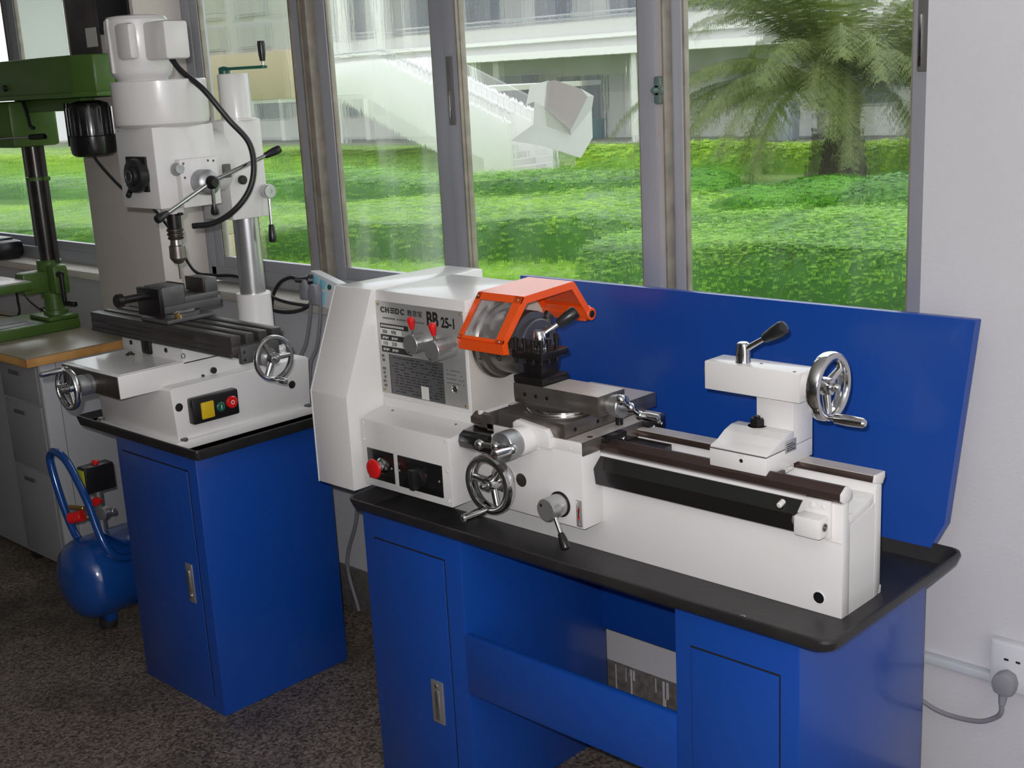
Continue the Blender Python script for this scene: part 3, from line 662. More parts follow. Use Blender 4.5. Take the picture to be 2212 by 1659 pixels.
screw((-.622, -.018, 1.0366), (0, 0, 1), la, .007, .001, 'oily_steel')
MB().cyl((-.630, .098, 1.036), (-.630, .098, 1.066), .009).rev((-.630, .098, 1.062), (0, 0, 1), [(0, .012), (.010, .012), (.012, .009), (.012, 0)], 6).build('saddle_lock_bolt', 'blackened_steel', la)
MB().box(-.70, -.50, .055, .125, .985, 1.004, .002).build('saddle_clamp', 'blackened_steel', la)
MB().rev((-.797, -.0672, .914), (0, -1, 0), [(-.004, .0165), (.0006, .0165), (.0010, .014), (.0010, 0)], 28).build('oil_sight', 'oily_steel', la, 'brown oil sight glass')
MB().box(-.6285, -.6115, -.0684, -.067, .836, .900, .0005).build('name_badge', 'plate_alu', la)
MB().prism([(-.6225, .850), (-.6175, .860), (-.6225, .868), (-.6175, .878), (-.6190, .886), (-.6240, .874), (-.6190, .866), (-.6240, .858)], 'y', -.0690, -.0683, 0).build('red_logo', 'ink_red', la)
for z in (.842, .895): screw((-.620, -.0683, z), (0, -1, 0), la, .0018, .001)
for x, z in ((-.745, 1.022), (-.700, 1.020), (-.640, 1.018)): screw((x, -.0675, z), (0, -1, 0), la, .0075 if x < -.73 else .004, .0012, 'white_paint')
# carriage handwheel
MB().rev((-.852, -.067, .910), (0, -1, 0), [(0, .034), (.010, .034), (.012, .030), (.02, .022), (.026, .021)], 32).build('dial_collar', 'cast_alloy', la)
wheel((-.852, -.117, .908), (0, -1, 0), .073, la, 'chrome', spoke_a=170, rw=.0100, rt=.0145, hub_r=.019, hub_l=.042, handle_a=-97, handle_l=.085, handle_r=.0098, name='carriage_handwheel', dish=.010)
# cross slide feed: housing, dial, ball crank
fd = MB(); fd.rev((-.765, -.058, 1.024), (0, -1, 0), [(0, .034), (.058, .034), (.060, .033)], 36); fd.box(-.800, -.730, -.075, -.050, 1.0, 1.056, .004)
fd.prism([(-.802, 1.058), (-.790, 1.066), (-.700, 1.056), (-.690, 1.040), (-.690, 1.012), (-.80, 1.012)], 'y', -.082, -.060, .002)
fd.build('feed_housing', 'white_paint', la)
MB().rev((-.765, -.118, 1.024), (0, -1, 0), [(0, .0335), (.010, .0335), (.0105, .0325), (.012, .0325), (.0125, .0345), (.040, .0345), (.042, .033), (.038, .028), (.038, .012), (.044, .011), (.050, .010)], 48).build('feed_dial', 'cast_alloy', la)
def ballcrank(c, w, ang, parent, L=.052, hl=.058, up=(0, 0, 1), name='ball_crank'):
    c = Vector(c); w = Vector(w).normalized(); v = Vector(up); u = v.cross(w); a = radians(ang); e = u * cos(a) + v * sin(a)
    mb = MB(); p = c - e * L; q = c + e * L
    mb.ball(p, .0120); mb.ball(c, .0120); mb.ball(q, .0112)
    mb.rev(p, e, [(.006, .0055), (L * .5, .0062), (L - .006, .0055)], 16); mb.rev(c, e, [(.006, .0055), (L * .5, .0062), (L - .006, .0055)], 16)
    mb.cyl(c - w * .02, c, .007)
    o = mb.build(name, 'chrome', parent)
    MB().rev(q, w, [(.004, .005), (.009, .0060), (.012, .0095), (hl * .6, .0112), (hl, .0104), (hl + .003, .006), (hl + .0035, 0)], 18).build('handle', 'chrome', o)
    return o
ballcrank((-.770, -.172, 1.028), (0, -1, 0), 4, la)
# half nut lever
hn = MB().rev((-.676, -.067, .880), (0, -1, 0), [(0, .030), (.004, .030), (.005, .0265), (.050, .0265), (.053, .025), (.053, 0)], 40).build('half_nut_hub', 'satin_steel', la)
MB().rev((-.676, -.0685, .880), (0, -1, 0), [(0, .0305), (.003, .0305), (.0035, .029)], 40).build('hub_ring', 'blackened_steel', hn)
MB().cyl((-.688, -.1195, .890), (-.688, -.121, .890), .0040, .0040, 14, .0003).build('index_mark', 'ink', hn)
lever((-.662, -.106, .868), (-.615, -.122, .800), hn, .0052, .040, .0105, r1=.0045)
# cross slide, compound, tool post
cs = MB(); cs.prism([(-.862, 1.072), (-.862, 1.046), (-.868, 1.037), (-.80, 1.037), (-.812, 1.050), (-.705, 1.050), (-.695, 1.037), (-.655, 1.037), (-.655, 1.072)], 'y', -.066, .272, .0012)
cs.build('cross_slide', 'ground_steel', la)
for y in (.05, .13, .2): screw((-.655, y - .08, 1.052), (1, 0, 0), la, .005, .001, 'blackened_steel')
MB().box(-.858, -.659, .10, .268, 1.0716, 1.0724, 0).build('slide_sheen', 'top_sheen', la, 'cross slide top with window sheen painted into its colour')
sw = MB().rev((-.755, .045, 1.072), (0, 0, 1), [(0, .094), (.004, .094), (.005, .088), (.0095, .088), (.010, .086), (.010, 0)], 64).build('swivel_base', 'chrome', la)
cp = MB(); cp.box(-.866, -.605, -.006, .090, 1.092, 1.1285, .0012); cp.prism([(-.866, 1.082), (-.84, 1.0815), (-.70, 1.082), (-.64, 1.085), (-.625, 1.082), (-.605, 1.080), (-.605, 1.094), (-.866, 1.094)], 'y', -.004, .088, .0006)
cp.build('compound_slide', 'ground_steel', la)
MB().box(-.772, -.606, -.004, .088, 1.1283, 1.1291, 0).build('slide_sheen', 'top_sheen', la, 'compound slide top with window sheen painted into its colour')
for x in (-.83, -.795, -.76): screw((x, -.006, 1.104), (0, -1, 0), la, .0048, .001, 'blackened_steel')
cd = MB().rev((-.606, .045, 1.100), (1, 0, 0), [(0, .024), (.010, .024), (.011, .026), (.030, .0275), (.032, .026), (.030, .010), (.044, .009)], 40).build('compound_dial', 'cast_alloy', la)
ballcrank((-.556, .048, 1.100), (1, 0, 0), -38, la, L=.042, hl=.055, up=(0, 0, 1), name='compound_crank')
tp = MB(); tp.box(-.868, -.776, -.002, .092, 1.129, 1.146, .0015); tp.box(-.851, -.792, .015, .075, 1.145, 1.20, .002); tp.box(-.870, -.774, -.004, .094, 1.190, 1.207, .002)
tpo = tp.build('tool_post', 'blackened_steel', la)
bxy = [(-.862, .004), (-.833, .004), (-.806, .004), (-.782, .006), (-.782, .032), (-.782, .060), (-.862, .085), (-.835, .086), (-.806, .086)]
for x, y in bxy:
    MB().cyl((x, y, 1.176), (x, y, 1.230), .0046).rev((x, y, 1.226), (0, 0, 1), [(0, .0065), (.010, .0065), (.011, .0055), (.011, 0)], 12).build('clamp_bolt', 'blackened_steel', tpo)
tl = MB().rev((-.822, .045, 1.205), (0, 0, 1), [(0, .020), (.003, .020), (.004, .0165), (.012, .0185), (.022, .0190), (.042, .0150), (.045, .013), (.045, 0)], 32).build('lock_hub', 'chrome', tpo)
lever((-.818, .050, 1.238), (-.765, .118, 1.290), tpo, .0065, .056, .0150, 'lock_lever')
# tailstock
ts = MB()
ts.box(-.310, -.173, .000, .182, 1.022, 1.061, .002)
prof_t = [(.002, 1.062), (.002, 1.066), (.030, 1.074), (.055, 1.087), (.080, 1.094), (.108, 1.094), (.108, 1.062)]
ts.prism(prof_t, 'x', -.310, -.173, .0015)
ts.box(-.262, -.173, .104, .182, 1.058, 1.170, .002)
ts.box(-.367, -.137, .067, .138, 1.166, 1.2275, .002)
ts.box(-.30, -.18, .045, .12, 1.005, 1.03, .002)
to_ = ts.build('tailstock', 'white_paint', la)
MB().box(-.3105, -.1725, -.0005, .1825, 1.0610, 1.0618, 0).build('seam', 'plate_dark', to_)
MB().prism([(-.180, .9975), (-.172, 1.022), (-.165, 1.022), (-.165, .9975)], 'y', .01, .06, 0).build('guide_plate', 'oily_steel', to_)
MB().cyl((-.381, .10, 1.200), (-.360, .10, 1.200), .0165).build('quill', 'ground_steel', to_)
MB().box(-.1728, -.1716, .072, .114, 1.052, 1.078, .0003).build('rating_label', 'plate_alu', to_)
mb = MB()
for r in range(4): mb.box(-.1716, -.1712, .077, .108 - (r % 2) * .008, 1.056 + r * .0045, 1.0578 + r * .0045, 0)
mb.build('fine_print', 'ink', to_)['kind'] = 'stuff'
MB().rev((-.256, .098, 1.090), (0, 0, 1), [(0, .020), (.004, .020)], 28).rev((-.256, .098, 1.094), (0, 0, 1), [(0, .0165), (.013, .0165), (.017, .014), (.017, .008), (.021, .007), (.021, 0)], 6).build('clamp_nut', 'blackened_steel', to_)
MB().cyl((-.232, .0012, 1.046), (-.232, -.0008, 1.046), .0042, .0042, 18, .0002).build('set_hole', 'ink', to_)
MB().box(-.240, -.226, -.0006, .001, 1.055, 1.060, 0).build('zero_mark', 'print_light', to_)
for x, y in ((-.155, .078), (-.25, .105)): screw((x, y, 1.2275), (0, 0, 1), to_, .0035, .0012, 'plate_dark')
tk = MB().rev((-.290, .098, 1.226), (0, 0, 1), [(0, .0165), (.003, .0165), (.006, .0152), (.020, .0165), (.042, .0125), (.044, .010), (.044, 0)], 32).build('lock_hub', 'chrome', to_)
lever((-.284, .098, 1.256), (-.193, .105, 1.312), to_, .0068, .056, .0155, 'lock_lever')
MB().rev((-.137, .10, 1.200), (1, 0, 0), [(0, .030), (.014, .029), (.016, .022)], 32).build('quill_collar', 'white_paint', to_)
wheel((-.092, .104, 1.200), (1, 0, 0), .072, to_, 'chrome', spoke_a=30, rw=.0098, rt=.0145, hub_r=.019, hub_l=.034, handle_a=-98, handle_l=.082, handle_r=.0105, name='tailstock_handwheel', dish=.008)
# ---------------------------------------------------------------- milling machine stand and mill
ms = thing('machine_stand', (-2.13, -.03, 0), 'blue steel cabinet with a door and black tray under the milling machine', 'cabinet')
MB().box(-2.355, -1.905, -.260, .215, 0, .822, .003).build('body', 'blue_paint', ms)
d = MB().box(-2.318, -1.953, -.2635, -.258, .05, .770, .0015).build('door', 'blue_paint', ms)
MB().box(-2.320, -1.951, -.2610, -.2596, .770, .774, 0).box(-1.953, -1.949, -.2610, -.2596, .05, .774, 0).build('door_gap', 'ink', d)
MB().box(-2.020, -1.984, -.2675, -.263, .35, .475, .003).build('latch', 'satin_steel', d, 'steel flush latch')
MB().box(-2.010, -1.996, -.273, -.266, .385, .455, .003).rev((-2.003, -.267, .372), (0, -1, 0), [(0, .008), (.006, .007), (.008, 0)], 14).build('latch_paddle', 'chrome', d)
tr2 = MB(); pan(tr2, -2.56, -1.86, -.282, .255, .832, .852, w=.012, drop=.030, fil=.012)
tr2.box(-2.54, -1.88, -.262, .235, .820, .832, .002)
tr2.build('tray', 'black_rubber', ms, 'black edged tray')
ml = thing('milling_machine', (-2.2, -.03, .832), 'white column milling and drilling machine with chrome handwheels on the blue cabinet', 'milling machine')
bs = MB()
bs.prism([(-.262, .858), (-.270, 1.010), (-.262, 1.016), (.215, 1.016), (.224, 1.008), (.215, .858)], 'x', -2.415, -1.978, .003)
bs.box(-2.43, -1.962, -.277, .228, .8325, .859, .004)
bs.build('base', 'white_paint', ml)
for y, z in ((-.248, .957), (.152, .938)): MB().rev((-1.9785, y, z), (1, 0, 0), [(-.002, .0125), (.0012, .0125), (.0014, .011), (.0014, 0)], 24).build('base_hole', 'ink', ml)
for x, y in ((-1.966, -.247), (-1.966, .200), (-2.405, -.27)): MB().cyl((x - .006, y, .856), (x - .006, y, .865), .011).build('hold_down_bolt', 'plate_dark', ml)
# button box
bb = MB().box(-1.980, -1.950, -.221, -.063, .900, .978, .006).build('switch_box', 'black_plastic', ml)
MB().box(-1.952, -1.944, -.195, -.152, .912, .962, .004).build('yellow_cover', 'yellow_plastic', bb)
MB().rev((-1.951, -.128, .936), (1, 0, 0), [(0, .0145), (.004, .0145), (.006, .012), (.006, 0)], 26).build('start_button', 'green_plastic', bb, 'green start button')
MB().rev((-1.951, -.090, .942), (1, 0, 0), [(0, .0185), (.006, .0185), (.009, .016), (.009, 0)], 28).build('stop_button', 'red_plastic', bb, 'red stop button')
MB().torus((-1.9418, -.090, .942), (1, 0, 0), .0052, .0012, .0006, 20, 6).build('stop_mark', 'print_light', bb)
MB().box(-1.9455, -1.9442, -.129, -.127, .930, .942, 0).build('start_mark', 'print_light', bb)
# knee slide
ks = MB(); ks.box(-2.352, -2.030, -.398, .03, 1.006, 1.073, .003); ks.build('cross_slide', 'white_paint', ml)
MB().box(-2.352, -2.030, -.4015, -.3975, 1.008, 1.071, .0008).build('slide_front', 'oily_steel', ml, 'dark machined slide front')
MB().box(-2.350, -2.040, -.385, -.195, 1.0728, 1.0745, 0).build('way_cover', 'white_paint', ml)
MB().box(-2.372, -2.030, -.186, .03, 1.065, 1.111, .002).build('saddle', 'white_paint', ml)
for x, z in ((-2.318, 1.100), (-2.118, 1.098)): MB().cyl((x, -.184, z), (x, -.189, z), .0075).build('bolt', 'ink', ml)
for y, z, r in ((-.09, 1.028, .0095), (-.128, 1.020, .0035)): MB().cyl((-2.033, y, z), (-2.022, y, z), r).build('gib_screw', 'ink', ml)
MB().rev((-2.262, -.225, 1.074), (0, 0, 1), [(0, .014), (.004, .014), (.008, .006), (.010, .006)], 16).build('oiler', 'oily_steel', ml)
MB().box(-2.246, -2.196, -.197, -.180, 1.075, 1.13, .008).build('table_stop', 'blackened_steel', ml)
MB().torus((-2.020, -.19, 1.093), (.3, -1, 0), .007, .0015, .0015, 20, 6).build('lock_ring', 'chrome', ml)
# table with its T slots
tb = MB()
yA, yB, zt_, zb_ = -.202, -.034, 1.179, 1.118
slots = (-.162, -.118, -.074)
tb.box(-2.522, -1.745, yA, yB, 1.128, 1.152, .001)
edges = [yA] + [v for s_ in slots for v in (s_ - .008, s_ + .008)] + [yB]
for i in range(0, 8, 2): tb.box(-2.522, -1.745, edges[i], edges[i + 1], 1.150, zt_, .001)
tb.box(-2.522, -1.75, yA - .002, yA + .004, 1.120, 1.132, .001)
tb.prism([(yA + .012, 1.130), (yB - .012, 1.130), (yB - .03, 1.112), (yA + .03, 1.112)], 'x', -2.50, -1.76, .001)
tb.build('table', 'mill_table', ml, 'dark oily slotted table')
MB().box(-2.42, -1.93, yA - .0015, yA + .001, 1.145, 1.163, .0005).build('travel_scale', 'oily_steel', ml)
MB().box(-1.748, -1.732, yA + .02, yB - .02, 1.100, 1.150, .002).build('end_bearing', 'vise_grey', ml)
for z in (1.112, 1.134): screw((-1.732, yA + .03, z), (1, 0, 0), ml, .004, .002, 'blackened_steel')
MB().rev((-1.735, -.115, 1.112), (1, 0, 0), [(0, .027), (.012, .027), (.013, .024), (.016, .024), (.017, .027), (.036, .027), (.038, .012)], 36).build('table_dial', 'cast_alloy', ml)
wheel((-1.680, -.113, 1.112), (1, 0, 0), .065, ml, 'chrome', spoke_a=0, rw=.0065, rt=.008, hub_r=.019, hub_l=.026, handle_a=-95, handle_l=.052, name='table_handwheel', dish=.004)
MB().rev((-2.185, -.400, 1.034), (0, -1, 0), [(0, .030), (.012, .030), (.014, .025), (.020, .025), (.022, .030), (.045, .030), (.047, .012), (.058, .012)], 36).build('feed_dial', 'cast_alloy', ml)
wheel((-2.185, -.472, 1.034), (0, -1, 0), .064, ml, 'chrome', spoke_a=60, rw=.0065, rt=.009, hub_r=.018, hub_l=.03, handle_a=85, handle_l=.075, name='feed_handwheel', dish=.006)
# column
cx_, cy_ = -2.160, .168
cs_ = MB(); cs_.rev((cx_, cy_, 1.016), (0, 0, 1), [(0, .085), (.014, .085), (.016, .060), (.03, .0545), (.193, .0545), (.196, .052), (.196, .042)], 48)
cs_.build('column_sleeve', 'white_paint', ml)
MB().cyl((cx_, cy_, 1.20), (cx_, cy_, 1.46), .0405, .0405, 48).build('column', 'satin_steel', ml, 'polished steel column')
cb = MB(); cb.box(-2.255, -2.098, .082, .215, 1.452, 1.748, .003); cb.build('column_block', 'white_paint', ml)
cb2 = MB(); cb2.rev((cx_ + .01, cy_, 1.746), (0, 0, 1), [(0, .062), (.004, .062), (.006, .0475), (.134, .0475), (.138, .045), (.138, 0)], 48); cb2.build('column_cap', 'white_paint', ml)
ca = MB().rev((-2.170, cy_ - .015, 1.882), (0, 0, 1), [(0, .017), (.020, .017), (.022, .0145), (.026, 0)], 22)
ca.prism([(-2.165, .150), (-2.085, .180), (-2.02, .205), (-2.013, .195), (-2.018, .185), (-2.083, .160), (-2.160, .135)], 'z', 1.894, 1.903, .002)
cao = ca.build('elevating_crank', 'dark_green', ml, 'green elevating crank')
MB().cyl((-2.025, .193, 1.898), (-2.025, .193, 1.925), .004).build('handle_pin', 'satin_steel', cao)
MB().rev((-2.025, .193, 1.915), (0, 0, 1), [(0, .008), (.02, .0105), (.05, .0115), (.058, .010), (.060, 0)], 20).build('handle', 'black_plastic', cao)
bh = MB().rev((-2.098, .205, 1.528), (1, 0, 0), [(-.01, .012), (.006, .012), (.007, .0215), (.030, .0215), (.032, .020), (.032, .006), (.030, .005), (.030, 0)], 32).build('clamp_hub', 'satin_steel', ml)
lever((-2.078, .205, 1.512), (-2.070, .198, 1.372), bh, .0055, .055, .012, 'clamp_lever')
MB().rev((-2.098, .118, 1.571), (1, 0, 0), [(0, .005), (.012, .005), (.012, .014), (.022, .014), (.024, .012), (.024, 0)], 12).build('clamp_bolt', 'blackened_steel', ml)
# round swivel flange between block and head
MB().rev((-2.155, .012, 1.632), (0, 1, 0), [(0, .098), (.030, .098), (.033, .094), (.07, .094)], 56).build('swivel_flange', 'white_cast', ml)
MB().box(-2.062, -2.048, .035, .060, 1.585, 1.625, .003).build('angle_lock', 'plate_dark', ml)
# milling head
hd = MB(); hd.box(-2.258, -2.052, -.186, .016, 1.516, 1.746, .004); hd.build('head', 'white_paint', ml)
dr = MB(); dr.rev((-2.155, -.085, 1.726), (0, 0, 1), [(0, .100), (.016, .100), (.018, .118), (.028, .132), (.040, .135), (.146, .135), (.149, .132), (.149, 0)], 64)
dr.box(-2.30, -2.20, -.16, -.02, 1.75, 1.874, .01)
dr.build('belt_cover', 'white_paint', ml, 'round white belt cover')
MB().box(-2.312, -2.298, -.150, -.095, 1.765, 1.865, .002).build('cover_label', 'plate_dark', ml)
MB().cyl((-2.285, -.135, 1.738), (-2.235, -.185, 1.738), .004).build('cover_catch', 'chrome', ml)
mx_, my_ = -2.238, -.085
mt = MB(); mt.rev((mx_, my_, 1.874), (0, 0, 1), [(0, .07), (.010, .074), (.016, .082), (.03, .088), (.150, .092), (.172, .090), (.182, .082), (.186, .06), (.186, 0)], 48)
mt.build('motor', 'white_paint', ml, 'white drive motor')
MB().box(-2.205, -2.125, -.180, -.150, 1.935, 2.035, .012).box(mx_ - .002, mx_ + .002, my_ - .095, my_ - .085, 1.90, 2.05, 0).build('motor_rib', 'white_paint', ml)
MB().box(-2.165, -2.045, -.115, -.035, 1.930, 2.036, .010).build('terminal_box', 'white_paint', ml)
MB().sweep([(-2.088, -.075, 1.932), (-2.052, -.068, 1.895), (-1.985, -.045, 1.84), (-1.945, .0, 1.755), (-1.925, .045, 1.69), (-1.925, .055, 1.62), (-1.935, .04, 1.555), (-1.965, .005, 1.50), (-2.02, -.035, 1.462), (-2.075, -.075, 1.455)], .0085, 12).build('conduit', 'cord_black', ml, 'black flexible conduit')
# pinion feed hub and levers
MB().box(-2.056, -2.028, -.125, .002, 1.515, 1.652, .002).build('pinion_plate', 'white_paint', ml)
for y, z in ((-.112, 1.64), (-.112, 1.60), (-.012, 1.64), (-.03, 1.642), (-.012, 1.595), (-.112, 1.535)): screw((-2.028, y, z), (1, 0, 0), ml, .0035, .001, 'plate_dark')
ph = MB().rev((-2.030, -.060, 1.583), (1, 0, 0), [(0, .036), (.030, .037), (.046, .036), (.052, .030), (.056, .016), (.066, .015), (.068, .012), (.068, 0)], 40).build('pinion_hub', 'cast_alloy', ml)
MB().rev((-1.975, -.060, 1.583), (1, 0, 0), [(0, .020), (.012, .018), (.020, .012), (.020, 0)], 28).build('hub_cap', 'blackened_steel', ph)
lever((-1.975, -.045, 1.590), (-1.945, .168, 1.661), ph, .0065, .055, .0125, 'feed_lever')
lever((-1.975, -.075, 1.578), (-1.945, -.268, 1.500), ph, .0065, .045, .012, 'feed_lever')
lever((-1.975, -.060, 1.570), (-1.99, -.050, 1.49), ph, .0065, .03, .011, 'feed_lever')
# fine feed: dial plate, rod, knob
MB().box(-2.205, -2.098, -.192, -.185, 1.565, 1.665, .001).build('dial_plate', 'ink', ml)
fk = MB().rev((-2.135, -.188, 1.612), (0, -1, 0), [(0, .046), (.016, .050), (.028, .047), (.030, .030), (.038, .028), (.040, .018), (.040, 0)], 20).build('fine_feed_knob', 'black_plastic', ml)
MB().torus((-2.135, -.229, 1.612), (0, 1, 0), .016, .0025, .0015, 28, 8).build('knob_ring', 'vise_grey', fk)
MB().cyl((-2.175, -.205, 1.570), (-2.155, -.225, 1.556), .008).build('knob_handle', 'black_plastic', fk)
MB().cyl((-2.09, -.135, 1.617), (-2.030, -.120, 1.625), .006).build('feed_rod', 'satin_steel', ml)
MB().rev((-2.052, -.123, 1.624), (-.97, .05, -.1), [(-.025, .014), (-.012, .019), (.002, .019), (.010, .014), (.012, 0)], 14).build('ribbed_knob', 'cast_alloy', ml)
# quill and drill chuck
qx, qy = -2.130, -.102
MB().rev((qx, qy, 1.516), (0, 0, -1), [(0, .052), (.006, .052), (.008, .036), (.022, .034)], 36).build('quill_nose', 'white_paint', ml)
MB().cyl((qx, qy, 1.500), (qx, qy, 1.430), .021).box(qx - .05, qx + .045, qy - .007, qy + .007, 1.489, 1.497, .002).build('quill', 'blackened_steel', ml)
MB().rev((qx, qy, 1.452), (0, 0, -1), [(0, .018), (.004, .0245), (.010, .0245), (.012, .021), (.015, .021), (.017, .0245), (.022, .0245), (.024, .021), (.027, .021), (.029, .0235), (.034, .0225), (.036, .018)], 32).build('drawbar_collar', 'oily_steel', ml)
dc = MB().rev((qx, qy, 1.418), (0, 0, -1), [(0, .017), (.018, .019), (.020, .0235), (.056, .0245), (.060, .022), (.072, .012), (.074, .005)], 32).build('drill_chuck', 'ground_steel', ml)
MB().sweep([(qx + .0245 * 0, qy, 1.348), (qx, qy, 1.320), (qx, qy, 1.298)], .0036, 10, 4).build('drill_bit', 'ground_steel', dc)
# vise
vs = thing('machine_vise', (-2.17, -.118, 1.180), 'dark grey swivel vise clamped on the milling machine table', 'vise')
MB().box(-2.225, -2.075, -.195, -.030, 1.180, 1.192, .003).rev((-2.15, -.115, 1.190), (0, 0, 1), [(0, .066), (.012, .066), (.014, .056), (.020, .054)], 40).build('swivel_base', 'vise_grey', vs)
vb = MB(); vb.box(-2.195, -2.105, -.20, .012, 1.206, 1.232, .003); vb.box(-2.185, -2.098, -.115, .0, 1.230, 1.250, .003); vb.build('body', 'vise_grey', vs)
MB().box(-2.205, -2.100, -.186, -.112, 1.228, 1.286, .004).build('movable_jaw', 'vise_grey', vs)
MB().box(-2.200, -2.103, -.112, -.106, 1.240, 1.288, .001).build('jaw_plate', 'oily_steel', vs)
MB().box(-2.200, -2.103, -.046, -.040, 1.252, 1.294, .001).build('jaw_plate', 'oily_steel', vs)
MB().box(-2.205, -2.100, -.040, .004, 1.248, 1.292, .004).build('fixed_jaw', 'vise_grey', vs)
MB().box(-2.215, -2.090, -.205, -.190, 1.200, 1.284, .003).build('screw_plate', 'blackened_steel', vs)
MB().cyl((-2.152, -.200, 1.262), (-2.152, -.285, 1.262), .0115).rev((-2.152, -.285, 1.262), (0, -1, 0), [(0, .016), (.004, .020), (.020, .020), (.024, .016), (.024, 0)], 24).build('screw_spindle', 'blackened_steel', vs)
MB().rev((-2.085, -.150, 1.190), (0, -.4, 1), [(0, .010), (.012, .010), (.014, .007), (.018, .007)], 12).build('clamp_bolt', 'brass', vs)
# ---------------------------------------------------------------- work bench, drill press, compressor
wbn = thing('work_bench', (-4.1, .18, 0), 'wood-edged work bench with a pale film top over a grey steel cabinet', 'workbench')
MB().box(-4.9, -3.345, -.062, .378, .862, .896, .002).build('top_board', 'wood', wbn, 'thick wooden bench top')
MB().box(-4.9, -3.340, -.068, .380, .896, .900, .001).build('top_film', 'bench_film', wbn, 'yellowed plastic film')
MB().box(-4.25, -3.375, -.008, .375, .035, .862, .003).build('cabinet', 'cabinet_grey', wbn)
MB().box(-3.3755, -3.3725, -.004, .375, .035, .862, .001).build('side_panel', 'cabinet_light', wbn, 'pale grey side panel')
MB().box(-3.373, -3.3715, .06, .0615, .04, .87, 0).build('panel_seam', 'plate_dark', wbn)
for z0, z1 in ((.70, .85), (.42, .69), (.05, .41)):
    dw = MB().box(-3.70, -3.39, -.014, -.007, z0, z1, .003).build('drawer', 'cabinet_grey', wbn)
    MB().box(-3.62, -3.53, -.020, -.013, z1 - .05, z1 - .035, .003).build('drawer_pull', 'plate_dark', dw)
for x in (-3.71, -4.22): MB().box(x, x + .055, 0, .06, 0, .036, .002).build('foot', 'black_plastic', wbn)
for x in (-3.43,): MB().box(x, x + .055, .30, .36, 0, .036, .002).build('foot', 'black_plastic', wbn)

dp = thing('drill_press', (-3.86, .22, .900), 'green bench drill press with a black motor standing on the work bench', 'drill press')
gbm = MB(); gbm.box(-4.05, -3.745, -.25, .372, .900, .944, .008); gbm.box(-3.93, -3.75, .24, .372, .944, .962, .006)
gbm.build('base', 'green_enamel', dp)
MB().box(-4.01, -3.79, -.22, .20, .9435, .946, .001).build('base_top', 'plate_dark', dp)
for x in (-3.86,): MB().box(x - .006, x + .006, -.22, .20, .9455, .9468, 0).build('slot', 'blackened_steel', dp)
DX, DY = -3.835, .315
MB().rev((DX, DY, .960), (0, 0, 1), [(0, .050), (.020, .048), (.022, .042), (.075, .040), (.078, .036)], 32).build('column_foot', 'green_enamel', dp)
MB().cyl((DX, DY, 1.00), (DX, DY, 1.90), .0335).build('column', 'dark_column', dp, 'dark oily steel column')
MB().box(DX + .030, DX + .052, DY + .006, DY + .024, 1.10, 1.66, .001).build('rack', 'mill_table', dp, 'oily toothed rack')
MB().rev((DX, DY, 1.515), (0, 0, 1), [(0, .036), (.001, .044), (.016, .044), (.017, .036)], 28).box(DX + .03, DX + .06, DY, DY + .03, 1.515, 1.532, .003).build('rack_ring', 'green_enamel', dp)
tbk = MB(); tbk.rev((DX, DY, 1.035), (0, 0, 1), [(0, .050), (.15, .050), (.155, .046)], 32); tbk.box(DX + .02, DX + .095, DY - .035, DY + .035, 1.05, 1.175, .018); tbk.box(DX - .04, DX + .04, DY - .14, DY, 1.06, 1.15, .012)
tbk.build('table_bracket', 'green_enamel', dp)
cr = MB().cyl((DX + .090, DY - .01, 1.135), (DX + .115, DY - .01, 1.135), .014).sweep([(DX + .112, DY - .01, 1.14), (DX + .116, DY - .012, 1.08), (DX + .118, DY - .014, 1.02)], .0095, 10, 3).cyl((DX + .118, DY - .014, 1.018), (DX + .175, DY + .004, 1.016), .011)
cr.build('table_crank', 'black_plastic', dp)
gt = MB(); gt.box(-3.99, -3.70, -.20, .175, 1.094, 1.130, .010); gt.build('table', 'green_enamel', dp)
MB().box(-3.975, -3.715, -.19, .165, 1.1295, 1.1315, .001).build('table_top', 'ground_steel', dp, 'scratched bare metal table top')
bc = MB(); bc.prism([(-4.45, .13), (-4.45, .375), (-3.30, .370), (-3.12, .345), (-3.05, .28), (-3.06, .21), (-3.14, .165), (-3.30, .15)], 'z', 1.850, 1.985, .008)
bc.build('belt_cover', 'green_enamel', dp)
MB().prism([(-4.46, .12), (-4.46, .380), (-3.30, .378), (-3.11, .350), (-3.04, .28), (-3.05, .205), (-3.135, .158), (-3.30, .142)], 'z', 1.838, 1.856, .004).build('cover_rim', 'green_enamel', dp)
MB().rev((-3.62, .141, 1.885), (0, -1, 0), [(0, .012), (.010, .012), (.012, .009), (.012, 0)], 16).build('cover_knob', 'black_plastic', dp)
gh = MB(); gh.box(-4.40, -3.755, .20, .40, 1.655, 1.835, .015); gh.box(-3.79, -3.30, .27, .33, 1.79, 1.84, .008); gh.build('head', 'green_enamel', dp)
mo = MB(); MX, MY = -3.275, .285
mo.rev((MX, MY, 1.620), (0, 0, 1), [(0, .055), (.003, .070), (.012, .080), (.03, .083), (.075, .083), (.078, .076), (.175, .076), (.195, .070), (.205, .04)], 36)
for k in range(18):
    a = radians(20 * k); M = Matrix.Translation((MX, MY, 0)) @ Matrix.Rotation(a, 4, 'Z'); mo.box(.070, .083, -.0018, .0018, 1.70, 1.80, 0, M=M)
mo.build('motor', 'black_gloss', dp, 'black finned motor')
MB().cyl((MX - .085, MY - .045, 1.66), (MX - .085, MY - .045, 1.82), .010).build('motor_bolt', 'blackened_steel', dp)
MB().sweep([(-3.60, .19, 1.83), (-3.57, .185, 1.79), (-3.545, .18, 1.74), (-3.52, .18, 1.735)], .007, 8, 4).build('belt_lever', 'black_plastic', dp)
